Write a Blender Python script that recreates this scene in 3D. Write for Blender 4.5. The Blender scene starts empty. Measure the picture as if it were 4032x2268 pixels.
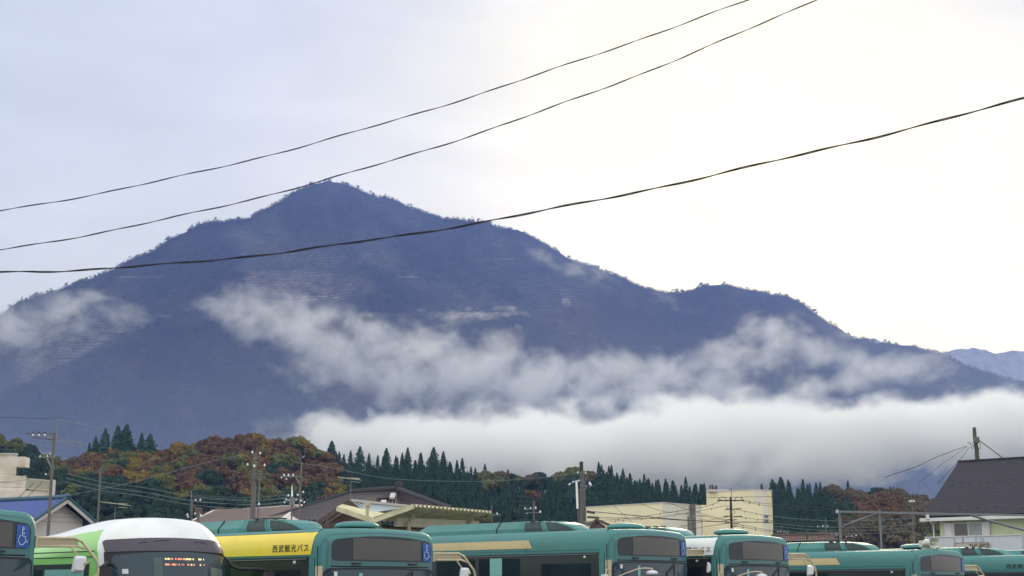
import bpy, bmesh, math, random
import numpy as np
from mathutils import Vector, Matrix
from mathutils.bvhtree import BVHTree

random.seed(7)
RNG = np.random.default_rng(7)
R = math.radians
scene = bpy.context.scene
col = scene.collection

# ------------------------------------------------------------------ camera
F_PX, CX, CY, PITCH, CAM_Z = 5800.0, 2016.0, 1134.0, R(11.65), 2.05
cam_data = bpy.data.cameras.new("camera")
cam_data.sensor_width = 36.0
cam_data.lens = F_PX / 4032.0 * 36.0
cam_data.clip_start = 0.1
cam_data.clip_end = 30000.0
cam = bpy.data.objects.new("camera", cam_data)
col.objects.link(cam)
cam.location = (0, 0, CAM_Z)
cam.rotation_euler = (R(90) + PITCH, 0, 0)
scene.camera = cam

# ------------------------------------------------------------------ sun, sky, exposure
SUN_AZ, SUN_EL = R(11.0), R(15.0)
sun_dir = Vector((math.sin(SUN_AZ) * math.cos(SUN_EL), math.cos(SUN_AZ) * math.cos(SUN_EL), math.sin(SUN_EL)))
sl = bpy.data.lights.new("sun", 'SUN')
sl.energy = 1.1
sl.angle = R(14)
sl.color = (1.0, 0.95, 0.87)
so = bpy.data.objects.new("sun", sl)
so.rotation_euler = (-sun_dir).to_track_quat('-Z', 'Y').to_euler()
col.objects.link(so)

world = bpy.data.worlds.new("World")
scene.world = world
world.use_nodes = True
wn, wl = world.node_tree.nodes, world.node_tree.links
wn.clear()
w_out = wn.new('ShaderNodeOutputWorld')
sky = wn.new('ShaderNodeTexSky')
sky.sky_type = 'NISHITA'
sky.sun_disc = False
sky.sun_elevation = SUN_EL
sky.sun_rotation = SUN_AZ
sky.air_density = 1.0
sky.dust_density = 2.0
bg_sky = wn.new('ShaderNodeBackground')
bg_sky.inputs[1].default_value = 0.1
wl.new(sky.outputs[0], bg_sky.inputs[0])
# high overcast layer: brightness falls away from the veiled sun, soft cloud noise
tc = wn.new('ShaderNodeTexCoord')
def wmath(op, a, b=None, c=None):
    n = wn.new('ShaderNodeMath'); n.operation = op
    for i, v in enumerate((a, b, c)):
        if v is None: continue
        if isinstance(v, (int, float)): n.inputs[i].default_value = v
        else: wl.new(v, n.inputs[i])
    return n.outputs[0]
vn = wn.new('ShaderNodeVectorMath'); vn.operation = 'NORMALIZE'
wl.new(tc.outputs['Generated'], vn.inputs[0])
vd = wn.new('ShaderNodeVectorMath'); vd.operation = 'DOT_PRODUCT'
wl.new(vn.outputs[0], vd.inputs[0])
vd.inputs[1].default_value = sun_dir
ang = wmath('ARCCOSINE', vd.outputs['Value'])
mp = wn.new('ShaderNodeMapping')
mp.inputs['Scale'].default_value = (1.0, 1.0, 2.2)
wl.new(vn.outputs[0], mp.inputs[0])
nz = wn.new('ShaderNodeTexNoise')
nz.inputs['Scale'].default_value = 3.1
nz.inputs['Detail'].default_value = 4.0
nz.inputs['Roughness'].default_value = 0.5
nz.inputs['Distortion'].default_value = 0.3
wl.new(mp.outputs[0], nz.inputs[0])
angn = wmath('MULTIPLY_ADD', wmath('SUBTRACT', nz.outputs[0], 0.5), 0.36, ang)
ramp = wn.new('ShaderNodeValToRGB')
wl.new(wmath('DIVIDE', angn, math.pi), ramp.inputs[0])
cr = ramp.color_ramp
stops = [(0.0, (0.72, 0.70, 0.55)), (0.030, (0.66, 0.655, 0.555)), (0.058, (0.585, 0.595, 0.595)), (0.088, (0.475, 0.495, 0.575)),
         (0.125, (0.41, 0.45, 0.575)), (0.20, (0.41, 0.45, 0.565)), (0.36, (0.90, 0.92, 0.95)), (1.0, (1.0, 1.01, 1.02))]
while len(cr.elements) < len(stops): cr.elements.new(0.5)
for e, (p, c) in zip(cr.elements, stops):
    e.position = p; e.color = (*c, 1)
bg_cl = wn.new('ShaderNodeBackground')
bg_cl.inputs[1].default_value = 1.0
nz2 = wn.new('ShaderNodeTexNoise')
nz2.inputs['Scale'].default_value = 6.5; nz2.inputs['Detail'].default_value = 6.0; nz2.inputs['Roughness'].default_value = 0.55; nz2.inputs['Distortion'].default_value = 0.5
mp2 = wn.new('ShaderNodeMapping'); mp2.inputs['Scale'].default_value = (1.0, 1.0, 3.4); mp2.inputs['Rotation'].default_value = (0, R(12), 0)
wl.new(vn.outputs[0], mp2.inputs[0]); wl.new(mp2.outputs[0], nz2.inputs[0])
scl = wn.new('ShaderNodeVectorMath'); scl.operation = 'SCALE'
wl.new(ramp.outputs[0], scl.inputs[0]); wl.new(wmath('MULTIPLY_ADD', nz2.outputs[0], 0.36, 0.82), scl.inputs['Scale'])
wl.new(scl.outputs[0], bg_cl.inputs[0])
mixw = wn.new('ShaderNodeMixShader')
mixw.inputs[0].default_value = 0.94
wl.new(bg_sky.outputs[0], mixw.inputs[1])
wl.new(bg_cl.outputs[0], mixw.inputs[2])
wl.new(mixw.outputs[0], w_out.inputs[0])

scene.view_settings.view_transform = 'Standard'
scene.view_settings.look = 'None'
scene.view_settings.exposure = 0.5
scene.view_settings.gamma = 1.0
scene.render.engine = 'CYCLES'
scene.cycles.max_bounces = 10
scene.cycles.diffuse_bounces = 3
scene.cycles.glossy_bounces = 3
scene.cycles.transmission_bounces = 4
scene.cycles.volume_bounces = 8
scene.cycles.volume_max_steps = 256
scene.cycles.volume_step_rate = 1.0
scene.cycles.use_denoising = True

# ------------------------------------------------------------------ helpers
CP, SP = math.cos(PITCH), math.sin(PITCH)
def P(px, py, d):
    """world point seen at photo pixel (px, py) whose ground distance (Y) is d"""
    u, v = (px - CX) / F_PX, (CY - py) / F_PX
    t = d / (CP - v * SP)
    return Vector((u * t, d, CAM_Z + t * (SP + v * CP)))
def Pz(px, py, z):
    """world point seen at photo pixel (px, py) whose height is z"""
    u, v = (px - CX) / F_PX, (CY - py) / F_PX
    t = (z - CAM_Z) / (SP + v * CP)
    return Vector((u * t, t * (CP - v * SP), z))

def tag(o, label=None, cat=None, group=None, kind=None):
    if label: o["label"] = label
    if cat: o["category"] = cat
    if group: o["group"] = group
    if kind: o["kind"] = kind
    return o
def empty(name, loc=(0, 0, 0), rz=0.0, label=None, cat=None, group=None):
    o = bpy.data.objects.new(name, None)
    o.empty_display_size = 0.2
    o.location = loc
    o.rotation_euler = (0, 0, rz)
    col.objects.link(o)
    return tag(o, label, cat, group)

class MB:
    def __init__(s): s.v, s.f, s.m = [], [], []
    def add(s, vs, fs, mi=0):
        b = len(s.v)
        s.v.extend([tuple(p) for p in vs])
        s.f.extend([tuple(i + b for i in f) for f in fs])
        s.m.extend([mi] * len(fs))
        return s
    def box(s, c, size, rz=0.0, mi=0, taper=1.0):
        hx, hy, hz = size[0] / 2, size[1] / 2, size[2] / 2
        ca, sa = math.cos(rz), math.sin(rz)
        vs = []
        for z, k in ((-hz, 1.0), (hz, taper)):
            for x, y in ((-hx, -hy), (hx, -hy), (hx, hy), (-hx, hy)):
                x *= k; y *= k
                vs.append((c[0] + x * ca - y * sa, c[1] + x * sa + y * ca, c[2] + z))
        return s.add(vs, [(3, 2, 1, 0), (4, 5, 6, 7), (0, 1, 5, 4), (1, 2, 6, 5), (2, 3, 7, 6), (3, 0, 4, 7)], mi)
    def bar(s, a, b, w, h=None, mi=0):
        """rectangular bar from a to b"""
        a, b = Vector(a), Vector(b); h = h or w
        d = (b - a).normalized()
        up = Vector((0, 0, 1)) if abs(d.z) < 0.95 else Vector((0, 1, 0))
        r = d.cross(up).normalized(); u = r.cross(d)
        vs = [p + r * (i * w / 2) + u * (j * h / 2) for p in (a, b) for i, j in ((-1, -1), (1, -1), (1, 1), (-1, 1))]
        return s.add(vs, [(0, 1, 2, 3), (7, 6, 5, 4), (4, 5, 1, 0), (5, 6, 2, 1), (6, 7, 3, 2), (7, 4, 0, 3)], mi)
    def tube(s, pts, r, sides=6, mi=0, cap=True):
        pts = [Vector(p) for p in pts]
        n = len(pts)
        rs = r if isinstance(r, (list, tuple)) else [r] * n
        d0 = (pts[1] - pts[0]).normalized()
        ref = Vector((0, 0, 1)) if abs(d0.z) < 0.9 else Vector((1, 0, 0))
        vs = []
        for i, p in enumerate(pts):
            d = (pts[min(i + 1, n - 1)] - pts[max(i - 1, 0)]).normalized()
            a = d.cross(ref)
            if a.length < 1e-5: a = d.cross(Vector((0, 1, 0)))
            a.normalize(); b = a.cross(d)
            for k in range(sides):
                t = 2 * math.pi * k / sides
                vs.append(p + (a * math.cos(t) + b * math.sin(t)) * rs[i])
        fs = []
        for i in range(n - 1):
            for k in range(sides):
                k2 = (k + 1) % sides
                fs.append((i * sides + k, i * sides + k2, (i + 1) * sides + k2, (i + 1) * sides + k))
        if cap:
            fs.append(tuple(range(sides - 1, -1, -1)))
            fs.append(tuple((n - 1) * sides + k for k in range(sides)))
        return s.add(vs, fs, mi)
    def ball(s, c, r, seg=10, rings=6, mi=0):
        rx, ry, rz = (r, r, r) if isinstance(r, (int, float)) else r
        vs = [(c[0], c[1], c[2] - rz)]
        for i in range(1, rings):
            a = -math.pi / 2 + math.pi * i / rings
            for k in range(seg):
                t = 2 * math.pi * k / seg
                vs.append((c[0] + rx * math.cos(a) * math.cos(t), c[1] + ry * math.cos(a) * math.sin(t), c[2] + rz * math.sin(a)))
        vs.append((c[0], c[1], c[2] + rz))
        fs = []
        for k in range(seg):
            k2 = (k + 1) % seg
            fs.append((0, 1 + k2, 1 + k))
            for i in range(rings - 2):
                a, b = 1 + i * seg, 1 + (i + 1) * seg
                fs.append((a + k, a + k2, b + k2, b + k))
            fs.append((1 + (rings - 2) * seg + k, 1 + (rings - 2) * seg + k2, len(vs) - 1))
        return s.add(vs, fs, mi)
    def prism(s, poly, off, mi=0):
        """extrude planar 3D polygon by vector off"""
        n = len(poly); off = Vector(off)
        vs = [Vector(p) for p in poly] + [Vector(p) + off for p in poly]
        fs = [tuple(range(n)), tuple(range(2 * n - 1, n - 1, -1))]
        for i in range(n):
            j = (i + 1) % n
            fs.append((j, i, i + n, j + n))
        return s.add(vs, fs, mi)
    def build(s, name, mats, parent=None, smooth=False, local=False, fix=True):
        me = bpy.data.meshes.new(name)
        vs = s.v
        if parent is not None and not local:
            M = parent_world(parent).inverted()
            vs = [tuple(M @ Vector(p)) for p in vs]
        me.from_pydata(vs, [], s.f)
        for m in (mats if isinstance(mats, (list, tuple)) else [mats]): me.materials.append(m)
        me.polygons.foreach_set('material_index', s.m)
        if fix:
            bm = bmesh.new(); bm.from_mesh(me)
            bmesh.ops.recalc_face_normals(bm, faces=bm.faces)
            bm.to_mesh(me); bm.free()
        if smooth:
            me.polygons.foreach_set('use_smooth', [True] * len(me.polygons))
        me.update()
        o = bpy.data.objects.new(name, me)
        col.objects.link(o)
        if parent is not None: o.parent = parent
        return o
def parent_world(o):
    M = Matrix.LocRotScale(o.location, o.rotation_euler, o.scale)
    return parent_world(o.parent) @ M if o.parent else M

def mat(name, color, rough=0.6, metal=0.0, var=0.12, scale=6.0, bump=0.0, bscale=30.0, spec=0.5, dirt=None, coat=0.0, alpha_var=None):
    m = bpy.data.materials.new(name)
    m.use_nodes = True
    n, l = m.node_tree.nodes, m.node_tree.links
    b = n['Principled BSDF']
    b.inputs['Roughness'].default_value = rough
    b.inputs['Metallic'].default_value = metal
    b.inputs['Specular IOR Level'].default_value = spec
    b.inputs['Coat Weight'].default_value = coat
    tcn = n.new('ShaderNodeTexCoord')
    t = n.new('ShaderNodeTexNoise')
    t.inputs['Scale'].default_value = scale
    t.inputs['Detail'].default_value = 5
    l.new(tcn.outputs['Object'], t.inputs[0])
    mx = n.new('ShaderNodeMix'); mx.data_type = 'RGBA'
    c = Vector(color)
    mx.inputs['A'].default_value = (*(c * (1 - var)), 1)
    mx.inputs['B'].default_value = (*(c * (1 + var)), 1)
    l.new(t.outputs[0], mx.inputs['Factor'])
    outc = mx.outputs['Result']
    if dirt:
        t2 = n.new('ShaderNodeTexNoise'); t2.inputs['Scale'].default_value = dirt[1]; t2.inputs['Detail'].default_value = 6
        l.new(tcn.outputs['Object'], t2.inputs[0])
        rp = n.new('ShaderNodeValToRGB')
        rp.color_ramp.elements[0].position = 0.45; rp.color_ramp.elements[0].color = (0, 0, 0, 1)
        rp.color_ramp.elements[1].position = 0.75; rp.color_ramp.elements[1].color = (dirt[2],) * 3 + (1,)
        l.new(t2.outputs[0], rp.inputs[0])
        m2 = n.new('ShaderNodeMix'); m2.data_type = 'RGBA'
        m2.inputs['B'].default_value = (*dirt[0], 1)
        l.new(outc, m2.inputs['A']); l.new(rp.outputs[0], m2.inputs['Factor'])
        outc = m2.outputs['Result']
    l.new(outc, b.inputs['Base Color'])
    if bump:
        t3 = n.new('ShaderNodeTexNoise'); t3.inputs['Scale'].default_value = bscale; t3.inputs['Detail'].default_value = 4
        l.new(tcn.outputs['Object'], t3.inputs[0])
        bp = n.new('ShaderNodeBump'); bp.inputs['Strength'].default_value = bump; bp.inputs['Distance'].default_value = 0.02
        l.new(t3.outputs[0], bp.inputs['Height']); l.new(bp.outputs[0], b.inputs['Normal'])
    return m

def vnoise(x, y, seed=0):
    """vectorised 2D value noise in [0,1]"""
    xi, yi = np.floor(x).astype(np.int64), np.floor(y).astype(np.int64)
    xf, yf = x - xi, y - yi
    def h(a, b):
        n = (a * 374761393 + b * 668265263 + seed * 974711) & 0x7fffffff
        n = ((n ^ (n >> 13)) * 1274126177) & 0x7fffffff
        return ((n ^ (n >> 16)) & 0xffff) / 65535.0
    u, v = xf * xf * (3 - 2 * xf), yf * yf * (3 - 2 * yf)
    return (h(xi, yi) * (1 - u) + h(xi + 1, yi) * u) * (1 - v) + (h(xi, yi + 1) * (1 - u) + h(xi + 1, yi + 1) * u) * v
def fbm(x, y, oct=5, seed=0):
    s, a, t = 0.0, 0.5, 0.0
    for i in range(oct):
        s = s + a * vnoise(x * 2 ** i, y * 2 ** i, seed + i * 17); t += a; a *= 0.5
    return s / t
def sstep(a, b, x):
    t = np.clip((x - a) / (b - a), 0, 1)
    return t * t * (3 - 2 * t)

HAZE_D, WISP_D, BANK_D = 0.000086, 0.0105, 0.030
# ------------------------------------------------------------------ ground
m_asphalt = mat("asphalt", (0.055, 0.055, 0.058), 0.9, var=0.25, scale=0.6, bump=0.3, bscale=60)
m_field = mat("field_soil", (0.06, 0.07, 0.045), 0.95, var=0.4, scale=0.02)
g = MB().add([(-4400, -260, 0), (4400, -260, 0), (4400, 8500, 0), (-4400, 8500, 0)], [(0, 1, 2, 3)])
tag(g.build("ground", m_field, fix=False), kind="structure")
g = MB().add([(-40, -30, 0.004), (50, -30, 0.004), (50, 62, 0.004), (-40, 62, 0.004)], [(0, 1, 2, 3)])
tag(g.build("bus_yard_asphalt", m_asphalt, fix=False), kind="structure")

# ------------------------------------------------------------------ mountain
RIDGE = [(-900, 1560), (-500, 1400), (-250, 1310), (0, 1236), (63, 1197), (140, 1168), (219, 1150), (329, 1108), (400, 1082), (470, 1052), (501, 1025), (595, 994), (657, 955),
         (720, 920), (783, 884), (876, 873), (978, 858), (1017, 837), (1096, 798), (1158, 759), (1237, 729), (1283, 718), (1330, 717),
         (1377, 732), (1456, 764), (1534, 786), (1612, 817), (1690, 845), (1800, 868), (1894, 870), (1956, 895), (2035, 898),
         (2105, 934), (2191, 991), (2254, 1025), (2348, 1056), (2442, 1096), (2536, 1130), (2629, 1152), (2708, 1150), (2786, 1127),
         (2864, 1127), (2943, 1146), (3099, 1166), (3162, 1197), (3224, 1250), (3287, 1285), (3365, 1330), (3490, 1354), (3600, 1370),
         (3678, 1385), (3756, 1416), (3835, 1456), (3913, 1479), (4032, 1503), (4300, 1560), (4800, 1680)]
D_RIDGE, D_FOOT = 4200.0, 2750.0
rp = [P(a, b, D_RIDGE) for a, b in RIDGE]
NXM, NYM = 1500, 330
xs = np.linspace(-2150, 2150, NXM)
zr = np.interp(xs, [p.x for p in rp], [p.z for p in rp])
zr += (fbm(xs / 34.0, xs * 0 + 3, 4, 5) - 0.5) * 15
rows = np.concatenate([np.linspace(D_FOOT, D_RIDGE, NYM - 30), np.linspace(D_RIDGE, 4700, 31)[1:]])
X, Y = np.meshgrid(xs, rows)
T = np.clip((Y - D_FOOT) / (D_RIDGE - D_FOOT), 0, 1)
g_ = T ** 1.12
ZR = np.broadcast_to(zr, X.shape)
Z = ZR * g_
env = np.sin(np.pi * T) ** 0.8
gul = fbm(X / 190.0 + 0.15 * Y / 190, Y / 520.0, 5, 11) - 0.5
Z = Z + gul * 190 * env * (ZR / 900)
Z = Z + (fbm(X / 26.0, Y / 26.0, 3, 21) - 0.5) * 22 * env
back = np.clip((Y - D_RIDGE) / 500.0, 0, 1)
Z = np.where(Y > D_RIDGE, ZR * (1 - 0.75 * back) + (fbm(X / 60, Y / 60, 3, 4) - 0.5) * 20 * back, Z)
Z = np.maximum(Z, -0.5)
# colours of the ground cover: green forest, quarry terraces, pale spoil and a haul road
vz = Z - CAM_Z
den = Y * CP + vz * SP
PX = CX + F_PX * X / den
PY = CY - F_PX * (vz * CP - Y * SP) / den
PYw = PY + (fbm(X / 60, Z / 60, 4, 33) - 0.5) * 46
PXw = PX + (fbm(X / 70, Z / 45, 4, 35) - 0.5) * 90
def ell(cx, cy, rx, ry, soft=0.25):
    q = np.sqrt(((PXw - cx) / rx) ** 2 + ((PYw - cy) / ry) ** 2)
    return 1 - sstep(1 - soft, 1 + soft, q)
bound = np.interp(PXw, [-400, 0, 250, 480, 900, 1250, 1700, 2050, 2600], [1700, 1560, 1440, 1320, 1240, 1215, 1235, 1235, 1190])
terr = 1 - sstep(-14, 14, PYw - bound)
terr *= 1 - sstep(2350, 2600, PXw)
top_forest = 1 - sstep(20, 60, PYw - np.interp(PX, [a for a, b in RIDGE], [b for a, b in RIDGE]))
top_forest = np.maximum(top_forest, ell(1310, 830, 260, 150, 0.5))
low_left = (1 - sstep(300, 620, PXw)) * sstep(1270, 1330, PYw) * terr
road = np.exp(-((PY - 1238 - (PX - 1700) * -0.012) / 7.0) ** 2) * sstep(1180, 1330, PX) * (1 - sstep(2040, 2100, PX))
scree = ell(1560, 1262, 280, 26, 0.5) * 0.6 + ell(1850, 1236, 230, 15, 0.5) * 0.7 + ell(2040, 1265, 22, 60, 0.5) * 0.7 + ell(1440, 1300, 120, 40, .5) * 0.5
spots = np.zeros_like(X)
for cx, cy, rx, ry in ((1655, 1221, 22, 6), (1845, 1216, 14, 9), (1985, 1214, 52, 9), (470, 1300, 60, 9), (270, 1262, 30, 6), (640, 1245, 45, 6), (430, 1330, 40, 9),
                       (740, 1220, 18, 5), (810, 1206, 12, 4), (560, 1091, 110, 2.5), (2003, 1020, 32, 2.5), (1610, 1090, 48, 2.5), (920, 1105, 10, 3), (2230, 1190, 20, 18)):
    q = ((PX - cx) / rx) ** 2 + ((PY - cy - 0.0 * (PX - cx)) / ry) ** 2
    spots = np.maximum(spots, 1 - sstep(0.5, 1.4, q))
rust = ell(2350, 1270, 200, 130, 0.7) * 0.8
bare = (1 - sstep(0.88, 1.12, np.sqrt(((PX + (fbm(X / 60, Z / 60, 3, 13) - .5) * 60 - 1225) / 265) ** 2 + ((PY + (fbm(X / 60, Z / 60, 3, 14) - .5) * 30 - 1122 - .04 * (PX - 1225)) / 58) ** 2)))
forest = np.array([0.022, 0.028, 0.024]); tcol = np.array([0.045, 0.050, 0.052]); pale = np.array([0.26, 0.25, 0.23]); rustc = np.array([0.060, 0.046, 0.044])
C = np.broadcast_to(forest, X.shape + (3,)).copy()
def over(C, c, a): return C * (1 - a[..., None]) + c * a[..., None]
C = over(C, tcol, terr * (1 - top_forest))
C = over(C, rustc, np.clip(rust, 0, 1))
C = over(C, np.array([0.105, 0.098, 0.10]), bare * 0.85)
C = over(C, pale, np.clip(low_left * 0.30 * (0.4 + 1.2 * fbm(X / 50, Z / 14, 4, 9)), 0, 1))
C = over(C, pale, np.clip(scree * sstep(0.40, 0.5, fbm(X / 22, Z / 22, 3, 8)) * 0.95 + road * 0.7 + spots * 0.6, 0, 0.9))
autumn = sstep(0.46, 0.60, fbm(X / 75, Z / 48, 4, 91)) * (1 - terr) * 0.75
C = over(C, np.array([0.062, 0.047, 0.036]), autumn)
C *= (0.30 + 1.4 * fbm(X / 30, Z / 18, 5, 41))[..., None]
C *= (0.32 + 0.60 * sstep(0.3, 0.7, fbm(X / 150 + Z / 260, Z / 230, 4, 57)))[..., None]
def grid_mesh(name, X, Y, Z, C, mask, material):
    ny, nx = X.shape
    me = bpy.data.meshes.new(name)
    me.vertices.add(nx * ny)
    me.vertices.foreach_set('co', np.stack([X, Y, Z], -1).astype(np.float32).ravel())
    i = np.arange(nx * ny).reshape(ny, nx)
    q = np.stack([i[:-1, :-1], i[:-1, 1:], i[1:, 1:], i[1:, :-1]], -1).reshape(-1, 4)
    me.loops.add(q.size); me.loops.foreach_set('vertex_index', q.ravel().astype(np.int32))
    me.polygons.add(len(q)); me.polygons.foreach_set('loop_start', (np.arange(len(q)) * 4).astype(np.int32))
    me.update(calc_edges=True)
    me.polygons.foreach_set('use_smooth', np.ones(len(q), bool))
    ca = me.color_attributes.new('cover', 'FLOAT_COLOR', 'POINT')
    a = np.ones((nx * ny, 4), np.float32); a[:, :3] = C.reshape(-1, 3)
    a[:, 3] = mask.ravel()
    ca.data.foreach_set('color', a.ravel())
    me.materials.append(material)
    o = bpy.data.objects.new(name, me); col.objects.link(o)
    return o
def terrain_mat(name, stripe=0.0, bump=6.0, scale=0.05):
    m = bpy.data.materials.new(name); m.use_nodes = True
    n, l = m.node_tree.nodes, m.node_tree.links
    b = n['Principled BSDF']; b.inputs['Roughness'].default_value = 0.95; b.inputs['Specular IOR Level'].default_value = 0.1
    ca = n.new('ShaderNodeVertexColor'); ca.layer_name = 'cover'
    geo = n.new('ShaderNodeNewGeometry')
    t = n.new('ShaderNodeTexNoise'); t.inputs['Scale'].default_value = scale; t.inputs['Detail'].default_value = 4; t.inputs['Roughness'].default_value = 0.65
    l.new(geo.outputs['Position'], t.inputs[0])
    mr = n.new('ShaderNodeMapRange'); mr.inputs[1].default_value = 0.3; mr.inputs[2].default_value = 0.7; mr.inputs[3].default_value = 0.55; mr.inputs[4].default_value = 1.5
    l.new(t.outputs[0], mr.inputs[0])
    fac = mr.outputs[0]
    if stripe:
        sep = n.new('ShaderNodeSeparateXYZ'); l.new(geo.outputs['Position'], sep.inputs[0])
        t2 = n.new('ShaderNodeTexNoise'); t2.inputs['Scale'].default_value = 0.004; t2.inputs['Detail'].default_value = 3
        l.new(geo.outputs['Position'], t2.inputs[0])
        ma = n.new('ShaderNodeMath'); ma.operation = 'MULTIPLY_ADD'; l.new(t2.outputs[0], ma.inputs[0]); ma.inputs[1].default_value = 34; l.new(sep.outputs[2], ma.inputs[2])
        fr = n.new('ShaderNodeMath'); fr.operation = 'DIVIDE'; l.new(ma.outputs[0], fr.inputs[0]); fr.inputs[1].default_value = 10.5
        fr2 = n.new('ShaderNodeMath'); fr2.operation = 'FRACT'; l.new(fr.outputs[0], fr2.inputs[0])
        rr = n.new('ShaderNodeValToRGB'); l.new(fr2.outputs[0], rr.inputs[0])
        rr.color_ramp.elements[0].position = 0.0; rr.color_ramp.elements[0].color = (2.2, 2.2, 2.2, 1)
        rr.color_ramp.elements[1].position = 0.35; rr.color_ramp.elements[1].color = (0.8, 0.8, 0.8, 1)
        mxm = n.new('ShaderNodeMix'); mxm.data_type = 'FLOAT'; l.new(ca.outputs['Alpha'], mxm.inputs['Factor'])
        mxm.inputs['A'].default_value = 1.0; l.new(rr.outputs[0], mxm.inputs['B'])
        mm = n.new('ShaderNodeMath'); mm.operation = 'MULTIPLY'; l.new(fac, mm.inputs[0]); l.new(mxm.outputs['Result'], mm.inputs[1]); fac = mm.outputs[0]
    vm = n.new('ShaderNodeVectorMath'); vm.operation = 'SCALE'; l.new(ca.outputs['Color'], vm.inputs[0]); l.new(fac, vm.inputs['Scale'])
    l.new(vm.outputs[0], b.inputs['Base Color'])
    bp = n.new('ShaderNodeBump'); bp.inputs['Distance'].default_value = bump; bp.inputs['Strength'].default_value = 1.0
    l.new(t.outputs[0], bp.inputs['Height']); l.new(bp.outputs[0], b.inputs['Normal'])
    return m
m_mount = terrain_mat("mountain_cover", 1.0, 14.0, 0.06)
mask = np.clip(terr * (1 - top_forest), 0, 1) * (0.22 + 0.78 * sstep(0.36, 0.62, fbm(X / 120, Z / 26, 4, 77)))
tag(grid_mesh("mountain", X, Y, Z, C, mask, m_mount), "dark blue terraced mountain with one pointed peak", kind="structure")

# ridge-line trees of the mountain: too many and too small to count
def clump_faces(c, r, h, n, rng, conifer):
    vs, fs = [], []
    for k in range(n):
        t = rng.random(); a = rng.random() * 6.283
        rad = (r * (1 - t) if conifer else r * math.sqrt(max(0.05, 1 - (2 * t - 1) ** 2))) * (0.5 + 0.5 * rng.random())
        p = np.array([c[0] + rad * math.cos(a), c[1] + rad * math.sin(a), c[2] + t * h])
        s = r * 0.42
        d1, d2 = rng.normal(size=3) * s, rng.normal(size=3) * s
        b = len(vs)
        vs += [p - d1, p + d2, p + d1]
        fs.append((b, b + 1, b + 2))
    return vs, fs
mb = MB()
for k in range(4200):
    px = RNG.uniform(-100, 4100)
    x = P(px, 1000, D_RIDGE).x
    if vnoise(np.array([px / 60.0]), np.array([0.5]), 3)[0] < 0.22: continue
    zz = float(np.interp(x, xs, zr)); h = RNG.choice([4, 6, 8.5, 13], p=[.45, .36, .16, .03]) * RNG.uniform(0.7, 1.1)
    con = RNG.random() < 0.4
    vs, fs = clump_faces((x, D_RIDGE + RNG.uniform(-10, 4), zz - 2), h * (0.22 if con else 0.5), h, 12, RNG, con)
    mb.add(vs, fs)
m_ridge_leaf = mat("ridge_foliage", (0.05, 0.075, 0.045), 0.9, var=0.4, scale=0.01)
tag(mb.build("mountain_ridge_trees", m_ridge_leaf, fix=False), "fringe of tiny trees along the mountain skyline", kind="stuff")

# far range to the right
FAR = [(3000, 1480), (3300, 1395), (3400, 1336), (3440, 1331), (3480, 1345), (3560, 1400), (3640, 1402), (3700, 1388), (3760, 1374), (3825, 1366), (3870, 1378), (3920, 1386), (3970, 1378), (4032, 1380), (4300, 1420), (4700, 1500)]
fp = [P(a, b, 7200) for a, b in FAR]
xf = np.linspace(fp[0].x, fp[-1].x, 420); yf = np.linspace(6300, 7700, 60)
XF, YF = np.meshgrid(xf, yf)
zf = np.interp(xf, [p.x for p in fp], [p.z for p in fp]) + (fbm(xf / 45, xf * 0, 4, 2) - 0.5) * 20
TF = np.clip((YF - 6300) / 900, 0, 1); TB = np.clip((YF - 7200) / 500, 0, 1)
ZF = zf * TF * (1 - 0.7 * TB) + (fbm(XF / 150, YF / 150, 4, 6) - 0.5) * 80 * np.sin(np.pi * TF)
CF = np.broadcast_to(np.array([0.13, 0.12, 0.12]), XF.shape + (3,)) * 1.0
tag(grid_mesh("far_hills", XF, YF, ZF, CF, XF * 0, terrain_mat("far_cover", 0, 10, 0.03)), "pale lavender range beyond the mountain", kind="structure")
# ------------------------------------------------------------------ wooded hill in front of the mountain
TREE_TOP = [(-300, 1600), (0, 1690), (94, 1725), (188, 1770), (235, 1792), (330, 1765), (400, 1745), (470, 1750), (560, 1745), (626, 1745), (735, 1708), (876, 1684), (1017, 1686),
            (1100, 1700), (1190, 1716), (1215, 1760), (1270, 1785), (1330, 1785), (1440, 1795), (1565, 1790), (1753, 1798), (1815, 1815), (1956, 1842), (2066, 1872), (2144, 1858),
            (2269, 1830), (2410, 1842), (2582, 1876), (2739, 1900), (2880, 1932), (2974, 1930), (3052, 1912), (3224, 1895), (3443, 1888), (3600, 1925), (3709, 1950), (4032, 1985), (4500, 2040)]
HD, HF = 640.0, 430.0
tp = [P(a, b, HD) for a, b in TREE_TOP]
def hill_z(x, d):
    top = np.interp(x, [p.x for p in tp], [p.z for p in tp]) - 11.5
    t = np.clip((d - HF) / (HD - HF), 0, 1)
    zb = top * (t ** 1.25)
    zb = zb + (fbm(np.asarray(x) / 38.0, np.asarray(d) / 38.0, 3, 51) - 0.5) * 9 * np.sin(np.pi * t)
    b = np.clip((d - HD) / 150.0, 0, 1)
    return zb * (1 - 0.6 * b)
hx = np.linspace(-300, 300, 160); hy = np.linspace(HF - 6, 800, 90)
HX, HY = np.meshgrid(hx, hy)
HZ = hill_z(HX, HY) - 0.3
HC = np.broadcast_to(np.array([0.03, 0.032, 0.022]), HX.shape + (3,))
tag(grid_mesh("wooded_hill_slope", HX, HY, HZ, HC, HX * 0, terrain_mat("hill_floor", 0, 0.6, 0.3)), "dark hillside under the trees", kind="structure")

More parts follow.
